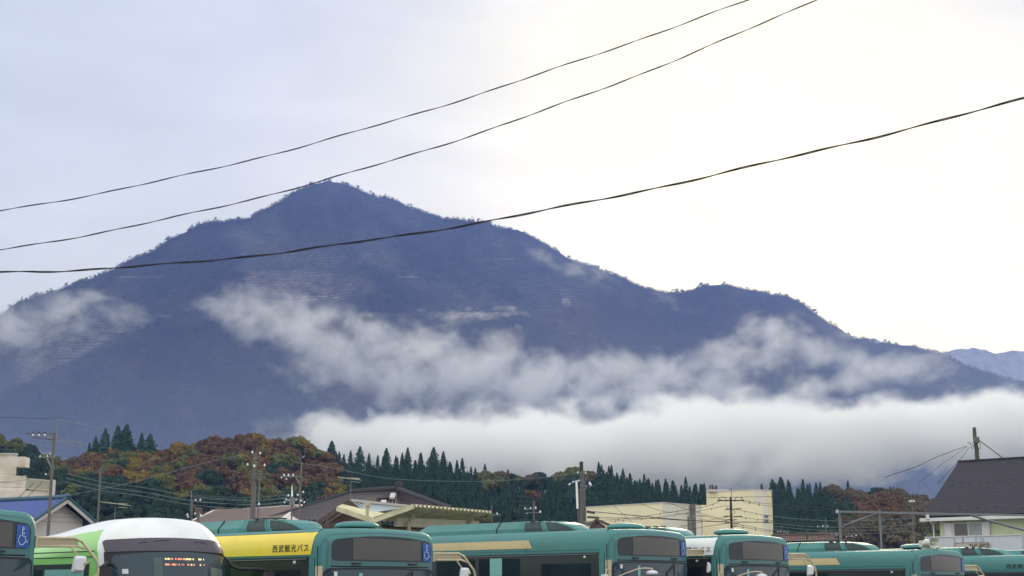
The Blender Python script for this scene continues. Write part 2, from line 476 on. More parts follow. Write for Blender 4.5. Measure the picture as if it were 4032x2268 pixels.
def leaf_mat(name, color, var=0.35):
    m = bpy.data.materials.new(name); m.use_nodes = True
    n, l = m.node_tree.nodes, m.node_tree.links
    b = n['Principled BSDF']; b.inputs['Roughness'].default_value = 0.85; b.inputs['Specular IOR Level'].default_value = 0.15
    geo = n.new('ShaderNodeNewGeometry'); oi = n.new('ShaderNodeObjectInfo')
    t = n.new('ShaderNodeTexNoise'); t.inputs['Scale'].default_value = 0.55; t.inputs['Detail'].default_value = 4; l.new(geo.outputs['Position'], t.inputs[0])
    a = n.new('ShaderNodeMath'); a.operation = 'MULTIPLY_ADD'; l.new(oi.outputs['Random'], a.inputs[0]); a.inputs[1].default_value = 0.5
    l.new(t.outputs[0], a.inputs[2])
    mr = n.new('ShaderNodeMapRange'); mr.inputs[1].default_value = 0.4; mr.inputs[2].default_value = 1.1; mr.inputs[3].default_value = 1 - var; mr.inputs[4].default_value = 1 + var
    l.new(a.outputs[0], mr.inputs[0])
    h = n.new('ShaderNodeHueSaturation'); h.inputs['Color'].default_value = (*color, 1)
    hm = n.new('ShaderNodeMapRange'); hm.inputs[3].default_value = 0.485; hm.inputs[4].default_value = 0.515; l.new(oi.outputs['Random'], hm.inputs[0])
    l.new(hm.outputs[0], h.inputs['Hue']); l.new(mr.outputs[0], h.inputs['Value'])
    l.new(h.outputs[0], b.inputs['Base Color'])
    return m
m_bark = mat("bark", (0.06, 0.05, 0.04), 0.95, var=0.3)
LEAF = {'rust': leaf_mat("rust_leaves", (0.180, 0.114, 0.048)), 'maroon': leaf_mat("maroon_leaves", (0.130, 0.090, 0.054)),
        'ochre': leaf_mat("ochre_leaves", (0.200, 0.145, 0.030)), 'olive': leaf_mat("olive_leaves", (0.115, 0.125, 0.038)),
        'dark': leaf_mat("evergreen_leaves", (0.026, 0.056, 0.028)), 'conifer': leaf_mat("conifer_needles", (0.028, 0.070, 0.034)), 'brown': leaf_mat("dull_brown_leaves", (0.115, 0.092, 0.045))}

def quads_mesh(name, cs, ns, sz, rng):
    """leaf-clump quads at cs with normals ns"""
    n = len(cs)
    a = np.cross(ns, rng.normal(size=(n, 3))); a /= np.linalg.norm(a, axis=1)[:, None] + 1e-9
    b = np.cross(ns, a)
    sz = np.asarray(sz)[:, None]
    j = rng.uniform(0.6, 1.3, size=(n, 4, 1))
    v = np.stack([cs + (-a - b) * sz * j[:, 0], cs + (a - b) * sz * j[:, 1], cs + (a + b) * sz * j[:, 2], cs + (-a + b) * sz * j[:, 3]], 1)
    return v.reshape(-1, 3)
def deciduous_arrays(rng, R_=5.2, H=11.5, nl=26, per=64, leaf=0.33):
    cs, ns = [], []
    base = H * 0.30
    for k in range(nl):
        ph = rng.uniform(0, 2 * math.pi); ct = rng.uniform(-0.25, 1.0); st = math.sqrt(1 - ct * ct)
        rr = rng.uniform(0.55, 0.82)
        c = np.array([R_ * rr * st * math.cos(ph), R_ * rr * st * math.sin(ph), base + (H - base) * 0.42 + (H - base) * 0.46 * rr * ct])
        lr = R_ * rng.uniform(0.26, 0.42)
        d = rng.normal(size=(per, 3)); d[:, 2] = d[:, 2] * 0.8 + 0.25
        d /= np.linalg.norm(d, axis=1)[:, None]
        rad = lr * rng.uniform(0.7, 1.08, size=(per, 1))
        cs.append(c + d * rad * np.array([1, 1, 0.8])); ns.append(d + rng.normal(size=(per, 3)) * 0.45)
    cs, ns = np.concatenate(cs), np.concatenate(ns)
    ns /= np.linalg.norm(ns, axis=1)[:, None]
    return quads_mesh('', cs, ns, rng.uniform(leaf * 0.6, leaf * 1.2, len(cs)), rng)
def conifer_arrays(rng, H=15.0, R_=2.5, n=620, leaf=0.40):
    t = rng.uniform(0, 1, n) ** 0.85
    tier = (t * 13) % 1.0
    z = H * (0.12 + 0.88 * t)
    rad = R_ * (1 - t) ** 0.8 * (0.62 + 0.5 * (1 - tier)) * rng.uniform(0.65, 1.12, n) + 0.06
    ph = rng.uniform(0, 2 * math.pi, n)
    lob = 1 + 0.22 * np.sin(3 * ph + 9 * t) 
    cs = np.stack([rad * lob * np.cos(ph), rad * lob * np.sin(ph), z - rad * 0.28], 1)
    ns = np.stack([np.cos(ph), np.sin(ph), 0.75 + 0 * ph], 1) + rng.normal(size=(n, 3)) * 0.35
    ns /= np.linalg.norm(ns, axis=1)[:, None]
    return quads_mesh('', cs, ns, rng.uniform(leaf * 0.6, leaf * 1.15, n) * (0.6 + 0.5 * (1 - t)), rng)
def mesh_from_quads(name, v, mats, trunk=None):
    nq = len(v) // 4
    tv, tf = [], []
    if trunk:
        t = MB(); t.tube(trunk[0], trunk[1], 6); tv = t.v; tf = t.f
    me = bpy.data.meshes.new(name)
    allv = np.concatenate([v, np.array(tv).reshape(-1, 3)]) if len(tv) else v
    faces = np.arange(nq * 4).reshape(-1, 4)
    loops = [faces.ravel()]; starts = [np.arange(nq) * 4]; tot = nq * 4; mi = [np.zeros(nq)]
    st = []
    for f in tf:
        loops.append(np.array(f) + nq * 4); st.append(tot); tot += len(f)
    if st: starts.append(np.array(st)); mi.append(np.ones(len(st)))
    me.vertices.add(len(allv)); me.vertices.foreach_set('co', allv.astype(np.float32).ravel())
    lp = np.concatenate(loops).astype(np.int32); me.loops.add(len(lp)); me.loops.foreach_set('vertex_index', lp)
    s = np.concatenate(starts).astype(np.int32); me.polygons.add(len(s)); me.polygons.foreach_set('loop_start', s)
    for m in mats: me.materials.append(m)
    me.polygons.foreach_set('material_index', np.concatenate(mi).astype(np.int32))
    me.update(calc_edges=True)
    return me
tr = lambda h, r: ([(0, 0, -1.5), (0.1, 0, h * 0.4), (0.15, 0.1, h * 0.8)], [r, r * 0.7, r * 0.2])
dec_raw = [deciduous_arrays(RNG, R_=RNG.uniform(3.8, 4.9), H=RNG.uniform(9.5, 11.5)) for k in range(5)]
con_raw = [conifer_arrays(RNG, H=RNG.uniform(10.5, 15), R_=RNG.uniform(2.7, 3.4)) for k in range(5)]
con_low = [conifer_arrays(RNG, H=RNG.uniform(13, 16), R_=RNG.uniform(2.5, 3.3), n=520, leaf=0.44) for k in range(4)]
DEC = {k: [mesh_from_quads(k + "_tree", v, [LEAF[k], m_bark], tr(8, 0.3)) for v in dec_raw] for k in ('rust', 'maroon', 'ochre', 'olive', 'dark', 'brown')}
CON = [mesh_from_quads("conifer", v, [LEAF['conifer'], m_bark], tr(13, 0.22)) for v in con_raw]

def proj(p):
    v = Vector(p) - Vector((0, 0, CAM_Z))
    dz = v.y * CP + v.z * SP
    return CX + F_PX * v.x / dz, CY - F_PX * (v.z * CP - v.y * SP) / dz
def nz1(a, b, s): return float(vnoise(np.array([float(a)]), np.array([float(b)]), s)[0])
def kind_at(px, py):
    """species patches of the hillside"""
    w = px + (nz1(px / 90, py / 60, 61) - 0.5) * 160
    q = nz1(px / 75.0, py / 55.0, 62); q2 = nz1(px / 40.0, py / 33.0, 63)
    if w < 235:
        return 'olive' if (py < 1760 and q > 0.45) else ('ochre' if (q2 > 0.86 and py < 1800) else 'dark')
    if w < 1370:
        if w < 620 and py > 1850 and py > 1850 + (w - 235) * 0.1: return 'dark' if q < 0.75 else 'olive'
        if w > 1330 and py < 1800 and q > .4: return 'conifer'
        if py > 1935 and q < 0.62: return 'dark'
        if q < 0.20: return 'dark'
        if q2 < 0.17: return 'dark'
        if q < 0.48: return 'olive' if q2 < 0.6 else 'ochre'
        if q < 0.62: return 'ochre' if q2 < .5 else 'rust'
        if q < 0.86: return 'rust' if q2 < 0.7 else 'maroon'
        return 'maroon'
    if w < 1830: return 'conifer'
    if w < 2010: return 'conifer' if q < 0.55 or py < 1830 else 'olive'
    if (px - 2065) ** 2 / 75 ** 2 + (py - 1932) ** 2 / 30 ** 2 < 1: return 'rust'
    if w < 2350: return ('brown' if q > 0.45 else 'olive') if py < 1880 else ('dark' if q < 0.45 else 'conifer')
    if w < 3230: return 'conifer' if not (2540 < w < 2640 and py < 1880) else 'ochre'
    if w < 3330 and q < 0.6: return 'conifer'
    return 'rust' if (abs(px - 3440) < 90 and abs(py - 1985) < 35) else ('brown' if q > 0.40 else ('dark' if q < 0.25 else 'olive'))

trees = []
def try_place(step, want_con):
    ny_ = int((HD + 14 - HF - 30) / step)
    for j in range(ny_):
        d = HF + 30 + j * step
        hw = 2230.0 / F_PX * d
        nx_ = int(2 * hw / step)
        for i in range(nx_):
            x = -hw + (i + 0.5 * (j % 2)) * step + RNG.uniform(-.38, .38) * step
            dd = d + RNG.uniform(-.38, .38) * step
            z = float(hill_z(x, dd))
            H = 15 if want_con else 11.5
            px, py = proj((x, dd, z + H * 0.8))
            if py > 2120 or px < -90 or px > 4090: continue
            if px > 3900 and py > 2000: continue
            if 2320 < px < 3000 and py > 2010: continue
            if dd > HD + 8: continue
            k = kind_at(px, py)
            if (k == 'conifer') != want_con: continue
            trees.append((dd, k, x, z - 0.6, px, py))
try_place(5.9, False)
try_place(3.9, True)
trees.sort(key=lambda t: t[0])
nd = sum(1 for t in trees if t[1] != 'conifer'); nc = len(trees) - nd
print("trees", nd, nc)
DEC_LABEL = {'rust': "round-crowned tree with rust orange autumn leaves on the wooded hillside", 'maroon': "round-crowned tree with dark reddish brown autumn leaves on the wooded hillside",
             'ochre': "round-crowned tree with golden ochre autumn leaves on the wooded hillside", 'olive': "round-crowned tree with dull olive green leaves on the wooded hillside",
             'dark': "dense dark green broadleaf tree on the wooded hillside", 'brown': "round-crowned tree with dull brown autumn leaves on the wooded hillside"}
SHORT = {'rust': "round rust orange autumn tree", 'maroon': "round dark reddish brown tree", 'ochre': "round golden ochre tree",
         'olive': "round dull olive green tree", 'dark': "dense dark green broadleaf tree", 'brown': "round dull brown autumn tree", 'conifer': "slim dark green conifer"}
def where(px, dd):
    v = "along the skyline" if dd > HD - 15 else ("low on the slope" if dd < HD - 75 else "midway up the slope")
    h = ("above the apartment block" if px < 235 else "above the community bus" if px < 720 else "behind the sleeved concrete pole" if px < 1200 else "above the Japanese house" if px < 1700 else
         "between canopy and thick paired pole" if px < 2290 else "above the cream factory" if px < 2760 else "beside the cream tower" if px < 3290 else "left of the pale green house")
    return v + " " + h
cnt = {'d': 0, 'c': 0}
rest_d, rest_c = [], []
for dd, k, x, z, px, py in trees:
    s = RNG.uniform(0.75, 1.2); rz = RNG.uniform(0, 6.28)
    if k == 'conifer':
        s = RNG.uniform(0.64, 0.95)
        near_sky = dd > HD - 16
        if cnt['c'] < 285 and (near_sky or RNG.random() < 0.12):
            cnt['c'] += 1
            o = bpy.data.objects.new("conifer_tree", CON[RNG.integers(5)])
            o.location = (x, dd, z); o.rotation_euler = (0, 0, rz); o.scale = (s, s, s * RNG.uniform(0.72, 1.05))
            col.objects.link(o)
            tag(o, SHORT[k] + " " + where(px, dd), "conifer", "conifers on the wooded hillside")
        else: rest_c.append((x, dd, z, s, rz))
    else:
        if cnt['d'] < 300 or k in ('rust',) and False:
            cnt['d'] += 1
            o = bpy.data.objects.new("broadleaf_tree", DEC[k][RNG.integers(5)])
            o.location = (x, dd, z); o.rotation_euler = (0, 0, rz); o.scale = (s, s, s * RNG.uniform(0.85, 1.1))
            col.objects.link(o)
            tag(o, SHORT[k] + " " + where(px, dd), "tree", {'rust': "rust orange trees on the hillside", 'maroon': "reddish brown trees on the hillside", 'ochre': "golden ochre trees on the hillside", 'olive': "olive green trees on the hillside", 'dark': "dark broadleaf trees on the hillside", 'brown': "dull brown trees on the hillside"}[k])
        else: rest_d.append((k, x, dd, z, s, rz))
def merged(name, items, raws, material, label):
    out = []
    for i, (x, y, z, s, rz) in enumerate(items):
        v = raws[i % len(raws)]; c, n = math.cos(rz), math.sin(rz)
        out.append(np.stack([(v[:, 0] * c - v[:, 1] * n) * s + x, (v[:, 0] * n + v[:, 1] * c) * s + y, v[:, 2] * s + z], 1))
    o = bpy.data.objects.new(name, mesh_from_quads(name, np.concatenate(out), [material])); col.objects.link(o)
    tag(o, label, kind="stuff")
merged("conifer_forest", rest_c, con_low, LEAF['conifer'], "mass of dark conifers filling the hillside")
for k in LEAF:
    it = [r[1:] for r in rest_d if r[0] == k]
    if it: merged(k + "_forest", it, dec_raw, LEAF[k], "mass of %s trees on the upper hillside" % {'rust': 'rust orange', 'maroon': 'reddish brown', 'ochre': 'golden', 'olive': 'olive green', 'dark': 'dark green', 'brown': 'dull brown'}.get(k, k))
print("rest", len(rest_c), len(rest_d))
# tall conifers that stand clear of the skyline
for i, (px, pt, h, w, lab) in enumerate([(353, 1742, 13, 1.0, "small pale conifer at the far end of the skyline group above the orange trees"), (378, 1716, 14, 1.0, "second small conifer beside the skyline trio above the orange trees"),
        (416, 1686, 20, 1.3, "ragged tall conifer, outermost of the skyline trio above the orange trees"), (466, 1676, 20, 1.2, "middle tall conifer of the skyline trio above the orange trees"),
        (500, 1670, 22, 1.45, "tallest of the skyline trio of conifers above the orange trees"), (559, 1704, 15, 1.3, "bushy low conifer right of the skyline trio"), (592, 1706, 16, 1.5, "broad low conifer touching the orange hilltop trees"),
        (1307, 1734, 15, 1.6, "tall dark conifer standing just right of the orange hilltop"), (1418, 1756, 11, 1.3, "pointed conifer poking above the skyline"), (1522, 1762, 11, 1.3, "pointed conifer poking above the skyline"),
        (1606, 1760, 12, 1.2, "pointed conifer poking above the skyline"), (1708, 1758, 12, 1.4, "pointed conifer poking above the skyline"), (1746, 1774, 10, 1.2, "pointed conifer poking above the skyline"), (3073, 1876, 14, 1.3, "pointed conifer poking above the skyline"), (3040, 1884, 14, 1.2, "pointed conifer poking above the skyline")]):
    p = P(px, pt, HD + 2)
    o = bpy.data.objects.new("conifer_tree", CON[i % 5])
    hz = float(con_raw[i % 5][:, 2].max())
    s = h / hz
    o.location = (p.x, p.y, p.z - h); o.scale = (s * w * .86, s * w * .86, s); o.rotation_euler = (0, 0, i * 1.3)
    col.objects.link(o)
    tag(o, lab, "conifer", "conifers poking above the skyline" if lab.startswith("pointed") else "tall conifers on the skyline")

for i, (px, pt, h, k) in enumerate([(1176, 1712, 12, 'ochre'), (1212, 1742, 11, 'ochre'), (1245, 1762, 10, 'olive'), (1282, 1776, 10, 'rust'), (1150, 1716, 12, 'olive'),
        (2010, 1862, 10, 'dark'), (2038, 1868, 10, 'olive'), (2068, 1874, 10, 'dark'), (2098, 1862, 10, 'brown'), (2124, 1856, 10, 'dark'), (1985, 1852, 10, 'brown')]):
    p = P(px, pt, HD - 4)
    j = i % 5; s = h / float(dec_raw[j][:, 2].max())
    o = bpy.data.objects.new("broadleaf_tree", DEC[k][j]); o.location = (p.x, p.y, p.z - h); o.scale = (s * .95, s * .95, s); o.rotation_euler = (0, 0, i * 2.1)
    col.objects.link(o)
    tag(o, {'ochre': "golden ochre tree", 'olive': "dull olive green tree", 'rust': "rust orange tree", 'dark': "dense dark green broadleaf tree", 'brown': "dull brown tree"}[k] + (" on the right shoulder of the orange hilltop" if px < 1400 else " in the dip of the hill's skyline"), "tree", "trees filling the skyline dips")
# unseen low rise, added behind the camera for the bus glass to mirror
bx = np.linspace(-430, 430, 160); by = np.linspace(-256, -190, 16)
BX, BY = np.meshgrid(bx, by)
BZ = (5 + 11 * fbm(BX / 90, BX * 0, 4, 71)) * np.sin(np.pi * np.clip((BY + 256) / 66, 0, 1)) - 0.4
tag(grid_mesh("added_reflection_rise", BX, BY, BZ, np.broadcast_to(np.array([0.03, 0.04, 0.03]), BX.shape + (3,)), BX * 0, terrain_mat("rise_cover", 0, 0.6, 0.3)), "low dark rise added behind the camera for reflections", kind="structure")

# ------------------------------------------------------------------ haze and low clouds
hz = MB().box((0, 4120, 640), (9400, 9060, 1286))
m_haze = bpy.data.materials.new("haze"); m_haze.use_nodes = True
n, l = m_haze.node_tree.nodes, m_haze.node_tree.links
n.remove(n['Principled BSDF'])
pv = n.new('ShaderNodeVolumePrincipled')
pv.inputs['Color'].default_value = (0.26, 0.385, 0.97, 1)
pv.inputs['Density'].default_value = HAZE_D
pv.inputs['Absorption Color'].default_value = (1, 1, 1, 1)
pv.inputs['Anisotropy'].default_value = 0.45
l.new(pv.outputs[0], n['Material Output'].inputs['Volume'])
tag(hz.build("haze", m_haze), "thin bluish morning haze over the valley", kind="stuff")

def cloud_mat(name, blobs, dens, nscale, col_=(1, 1, 1), sharp=(0.35, 0.75), floor=None, aniso=0.2, amp=0.9):
    """density = soft blobs (world positions) eroded by fractal noise"""
    m = bpy.data.materials.new(name); m.use_nodes = True
    n, l = m.node_tree.nodes, m.node_tree.links
    n.remove(n['Principled BSDF'])
    geo = n.new('ShaderNodeNewGeometry')
    pos = geo.outputs['Position']
    def M(op, a, b=None, c=None, clamp=False):
        q = n.new('ShaderNodeMath'); q.operation = op; q.use_clamp = clamp
        for i, v in enumerate((a, b, c)):
            if v is None: continue
            if isinstance(v, (int, float)): q.inputs[i].default_value = v
            else: l.new(v, q.inputs[i])
        return q.outputs[0]
    acc = None
    for (c, r, tilt, w) in blobs:
        mp = n.new('ShaderNodeMapping'); mp.vector_type = 'TEXTURE'
        mp.inputs['Location'].default_value = c
        mp.inputs['Rotation'].default_value = (0, tilt, 0)
        mp.inputs['Scale'].default_value = r
        l.new(pos, mp.inputs[0])
        dt = n.new('ShaderNodeVectorMath'); dt.operation = 'DOT_PRODUCT'
        l.new(mp.outputs[0], dt.inputs[0]); l.new(mp.outputs[0], dt.inputs[1])
        e = M('POWER', 0.37, dt.outputs['Value'])
        acc = M('MULTIPLY', e, w) if acc is None else M('MULTIPLY_ADD', e, w, acc)
    mp = n.new('ShaderNodeMapping'); mp.inputs['Scale'].default_value = (1.0, 0.6, 1.25); mp.inputs['Rotation'].default_value = (0, R(18), 0)
    l.new(pos, mp.inputs[0])
    t = n.new('ShaderNodeTexNoise'); t.inputs['Scale'].default_value = nscale; t.inputs['Detail'].default_value = 6; t.inputs['Roughness'].default_value = 0.64; t.inputs['Distortion'].default_value = 0.25
    l.new(mp.outputs[0], t.inputs[0])
    f = M('MULTIPLY_ADD', M('SUBTRACT', t.outputs[0], 0.5), amp * 2, acc)
    f = M('MULTIPLY', f, M('MINIMUM', M('MULTIPLY', acc, 3.0), 1.0))
    mr = n.new('ShaderNodeMapRange'); mr.interpolation_type = 'SMOOTHSTEP'
    mr.inputs[1].default_value = sharp[0]; mr.inputs[2].default_value = sharp[1]; mr.inputs[3].default_value = 0; mr.inputs[4].default_value = dens
    l.new(f, mr.inputs[0])
    pv = n.new('ShaderNodeVolumePrincipled')
    pv.inputs['Color'].default_value = (*col_, 1); pv.inputs['Anisotropy'].default_value = aniso
    l.new(mr.outputs[0], pv.inputs['Density'])
    l.new(pv.outputs[0], n['Material Output'].inputs['Volume'])
    return m
def blob(px, py, d, rx, ry, depth, tilt=0.0, w=1.0):
    """soft puff seen at px,py with half sizes in photo pixels, put at distance d"""
    c = P(px, py, d); k = d / F_PX
    return (tuple(c), (rx * k * 1.12, depth, ry * k * 1.12), R(tilt), w)
DW = 2600.0
wisps = [blob(1110, 1275, DW, 270, 100, 90, 16, 0.95), blob(1000, 1190, DW, 120, 60, 60, -20, 0.45), blob(1400, 1385, DW, 270, 115, 90, 16, 0.62), blob(1640, 1380, DW, 280, 95, 90, 8, 0.72),
         blob(1940, 1430, DW, 290, 100, 90, 12, 0.78), blob(2350, 1475, DW, 310, 80, 90, -8, 0.72), blob(2700, 1460, DW, 300, 90, 90, -8, 0.75), blob(3000, 1385, DW, 220, 75, 80, -15, 0.68),
         blob(3020, 1275, DW, 200, 48, 70, -8, 0.55), blob(3320, 1395, DW, 230, 70, 80, 10, 0.55), blob(3520, 1440, DW, 260, 48, 80, 5, 0.48), blob(60, 1270, DW, 220, 90, 90, -14, 1.0),
         blob(440, 1240, DW, 260, 70, 70, 12, 0.50), blob(2200, 1030, DW, 190, 30, 60, 22, 0.36), blob(2500, 1140, DW, 280, 36, 60, 20, 0.45), blob(1700, 1540, DW, 420, 80, 80, 10, 0.55),
         blob(3250, 1520, DW, 420, 42, 80, -14, 0.75), blob(1350, 1520, DW, 260, 80, 60, 14, 0.42), blob(2600, 1555, DW, 600, 60, 80, -4, 0.58), blob(2050, 1530, DW, 400, 60, 80, 6, 0.5)]
cc = P(2016, 1330, DW)
o = MB().box((cc.x, DW, cc.z - 30), (2100, 300, 400)).build("drifting_cloud_wisps", cloud_mat("cloud_wisps", wisps, WISP_D, 0.015, (1, 1, 1), (0.22, 1.85), amp=2.7, aniso=0.35))
o["label"] = "torn white cloud wisps drifting across the mountain's middle"; o["kind"] = "stuff"
# thin mist layer pooling at the mountain's foot, thinning with height
mm_ = bpy.data.materials.new("foot_mist"); mm_.use_nodes = True
n, l = mm_.node_tree.nodes, mm_.node_tree.links
n.remove(n['Principled BSDF'])
geo = n.new('ShaderNodeNewGeometry'); sp_ = n.new('ShaderNodeSeparateXYZ'); l.new(geo.outputs['Position'], sp_.inputs[0])
mr = n.new('ShaderNodeMapRange'); mr.interpolation_type = 'SMOOTHSTEP'
mr.inputs[1].default_value = 520; mr.inputs[2].default_value = 60; mr.inputs[3].default_value = 0; mr.inputs[4].default_value = 0.0064
l.new(sp_.outputs[2], mr.inputs[0])
pv = n.new('ShaderNodeVolumePrincipled'); pv.inputs['Color'].default_value = (0.62, 0.74, 1.0, 1); pv.inputs['Anisotropy'].default_value = 0.3
l.new(mr.outputs[0], pv.inputs['Density']); l.new(pv.outputs[0], n['Material Output'].inputs['Volume'])
o = MB().box((0, 2410, 262), (3800, 70, 520)).build("foot_mist", mm_)
o["label"] = "faint blue mist veiling the foot of the mountain"; o["kind"] = "stuff"
DB = 2150.0
bank = [blob(1680, 1745, DB, 400, 95, 120, 2, 1.7), blob(2350, 1757, DB, 540, 118, 130, -1, 1.9), blob(3000, 1730, DB, 520, 122, 130, -3, 1.9), blob(3600, 1700, DB, 420, 92, 130, -5, 1.9),
        blob(4200, 1665, DB, 360, 100, 130, -6, 1.9), blob(2400, 1850, DB, 700, 70, 120, 0, 1.3), blob(3800, 1750, DB, 300, 60, 120, 0, 1.0), blob(1320, 1690, DB, 130, 50, 80, 12, 0.8), blob(260, 1800, DB, 340, 60, 70, 0, 0.45)]
cb = P(2016, 1700, DB)
o = MB().box((cb.x + 60, DB, cb.z + 5), (1900, 330, 250)).build("valley_fog_bank", cloud_mat("fog_bank", bank, BANK_D, 0.013, (1, 1, 1), (0.42, 2.0), amp=3.0, aniso=0.0))
o["label"] = "thick white fog bank lying between the wooded hill and the mountain"; o["kind"] = "stuff"
# ------------------------------------------------------------------ buses
TEAL = (0.058, 0.228, 0.215)
m_teal = mat("teal_paint", TEAL, 0.5, var=0.10, scale=1.2, coat=0.04, dirt=((0.07, 0.16, 0.14), 2.2, 0.5))
m_teal_front = mat("teal_front_paint", (0.044, 0.152, 0.168), 0.34, var=0.07, scale=1.5, coat=0.15, dirt=((0.06, 0.14, 0.13), 3.0, 0.3))
m_white = mat("white_paint", (0.90, 0.92, 0.90), 0.35, var=0.03, scale=1.5, coat=0.4, dirt=((0.55, 0.56, 0.52), 3.0, 0.25))
m_yellow = mat("yellow_panel_paint", (0.95, 0.72, 0.06), 0.38, var=0.05, scale=1.5, coat=0.3, dirt=((0.78, 0.56, 0.06), 2.5, 0.3))
m_beige = mat("beige_stripe_paint", (0.62, 0.50, 0.26), 0.4, var=0.05, scale=2, dirt=((0.45, 0.36, 0.2), 3, 0.4))
m_cream = mat("cream_tube_paint", (0.58, 0.50, 0.33), 0.45, var=0.08, scale=8, dirt=((0.35, 0.28, 0.16), 12, 0.5))
m_green = mat("lime_green_paint", (0.30, 0.68, 0.17), 0.3, var=0.06, scale=1.5, coat=0.4)
m_glass = mat("dark_glass", (0.016, 0.024, 0.034), 0.07, var=0.6, scale=1.3, spec=0.35)
m_glass_w = mat("windshield_glass", (0.035, 0.062, 0.085), 0.06, var=0.3, scale=0.9, spec=0.4)
m_screen = mat("sign_screen", (0.062, 0.056, 0.058), 0.10, var=0.2, scale=2.5, spec=0.5)
m_black = mat("black_rubber", (0.02, 0.022, 0.025), 0.6, var=0.2)
m_grille = mat("dark_grille", (0.028, 0.05, 0.048), 0.6, var=0.25, scale=4)
m_band = mat("dark_window_band", (0.035, 0.038, 0.042), 0.25, var=0.2, scale=1.0)
m_blue = mat("blue_sticker", (0.012, 0.085, 0.36), 0.4, var=0.05)
m_symbol = mat("white_symbol", (0.62, 0.70, 0.85), 0.5, var=0.02)
m_ink = mat("dark_lettering", (0.03, 0.035, 0.02), 0.5, var=0.1)
m_visor = mat("dark_visor", (0.075, 0.065, 0.085), 0.35, var=0.08, scale=2)
m_mirror = mat("white_mirror_shell", (0.72, 0.73, 0.74), 0.35, var=0.04)
m_mglass = mat("mirror_glass", (0.5, 0.5, 0.5), 0.05, metal=0.9, var=0.05)
m_blind = mat("pale_teal_blind", (0.22, 0.48, 0.45), 0.7, var=0.06)
m_steel_grey = mat("dull_grey_rail", (0.11, 0.115, 0.125), 0.5, var=0.2, scale=3)
m_tyre = mat("tyre_rubber", (0.02, 0.02, 0.02), 0.9)
m_rim = mat("wheel_steel", (0.4, 0.4, 0.4), 0.4, metal=0.6)
m_grime = mat("roof_grime", (0.10, 0.13, 0.11), 0.8, var=0.35, scale=9)

def shell_mesh(W, L, z0, z1, r, crown, bulge, rake=0.0, nx=26, ny=64, nz_=22, lead=0.6):
    """rounded bus body as one closed surface, front at y = 0"""
    bm = bmesh.new()
    def side(n0, n1, fn):
        g = [[bm.verts.new(fn(i / n0, j / n1)) for j in range(n1 + 1)] for i in range(n0 + 1)]
        for i in range(n0):
            for j in range(n1): bm.faces.new((g[i][j], g[i + 1][j], g[i + 1][j + 1], g[i][j + 1]))
    e = lambda t: 0.5 - 0.5 * math.cos(math.pi * t) * (0.55 + 0.45 * abs(math.cos(math.pi * t))) if False else t
    fy = lambda t: L * (t ** 1.6)
    X0, X1 = -W / 2, W / 2
    mxl = lambda a, b, t: a + (b - a) * t
    for z in (z0, z1): side(nx, ny, lambda a, b: (mxl(X0, X1, a), fy(b), z))
    for x in (X0, X1): side(ny, nz_, lambda a, b: (x, fy(a), mxl(z0, z1, b)))
    for y in (0, L): side(nx, nz_, lambda a, b: (mxl(X0, X1, a), y, mxl(z0, z1, b)))
    bmesh.ops.remove_doubles(bm, verts=bm.verts, dist=1e-4)
    rx, ry, rz = r
    for v in bm.verts:
        x, y, z = v.co
        q = Vector((min(max(x, X0 + rx), X1 - rx), min(max(y, ry), L - ry), min(max(z, z0 + 0.05), z1 - rz)))
        d = Vector(((x - q.x) / rx, (y - q.y) / ry, (z - q.z) / (rz if z > z0 + 0.1 else 0.05)))
        if d.length > 1e-6:
            m = max(abs(d.x), abs(d.y), abs(d.z))
            d = d.normalized() * m if m < 1 else d.normalized()
            x, y, z = q.x + d.x * rx, q.y + d.y * ry, q.z + d.z * (rz if z > z0 + 0.1 else 0.05)
        u = 1 - (2 * x / W) ** 2
        k = max(0.0, 1 - y / lead); k = k * k * (3 - 2 * k)
        y -= bulge * u * k
        hz_ = max(0.0, (z - (z1 - 1.3)) / 1.3)
        y += rake * hz_ ** 2 * k
        t = max(0.0, (z - (z1 - 0.6)) / 0.6)
        z += crown * u * t * t
        v.co = (x, y, z)
    bmesh.ops.recalc_face_normals(bm, faces=bm.faces)
    return bm
class Surf:
    def __init__(s, bm): s.t = BVHTree.FromBMesh(bm)
    def front(s, x, z, off=0.006):
        h = s.t.ray_cast(Vector((x, -6, z)), Vector((0, 1, 0)))
        if h[0] is None: h = s.t.find_nearest(Vector((x, 0, z)))
        n = h[1] if h[1].y < 0 else -h[1]
        return h[0] + n * off
    def side(s, y, z, off=0.006, sgn=-1):
        h = s.t.ray_cast(Vector((6 * sgn, y, z)), Vector((-sgn, 0, 0)))
        if h[0] is None: h = s.t.find_nearest(Vector((1.2 * sgn, y, z)))
        n = h[1] if h[1].x * sgn > 0 else -h[1]
        return h[0] + n * off
    def top(s, x, y):
        h = s.t.ray_cast(Vector((x, y, 9)), Vector((0, 0, -1)))
        return h[0] if h[0] else Vector((x, y, 3))
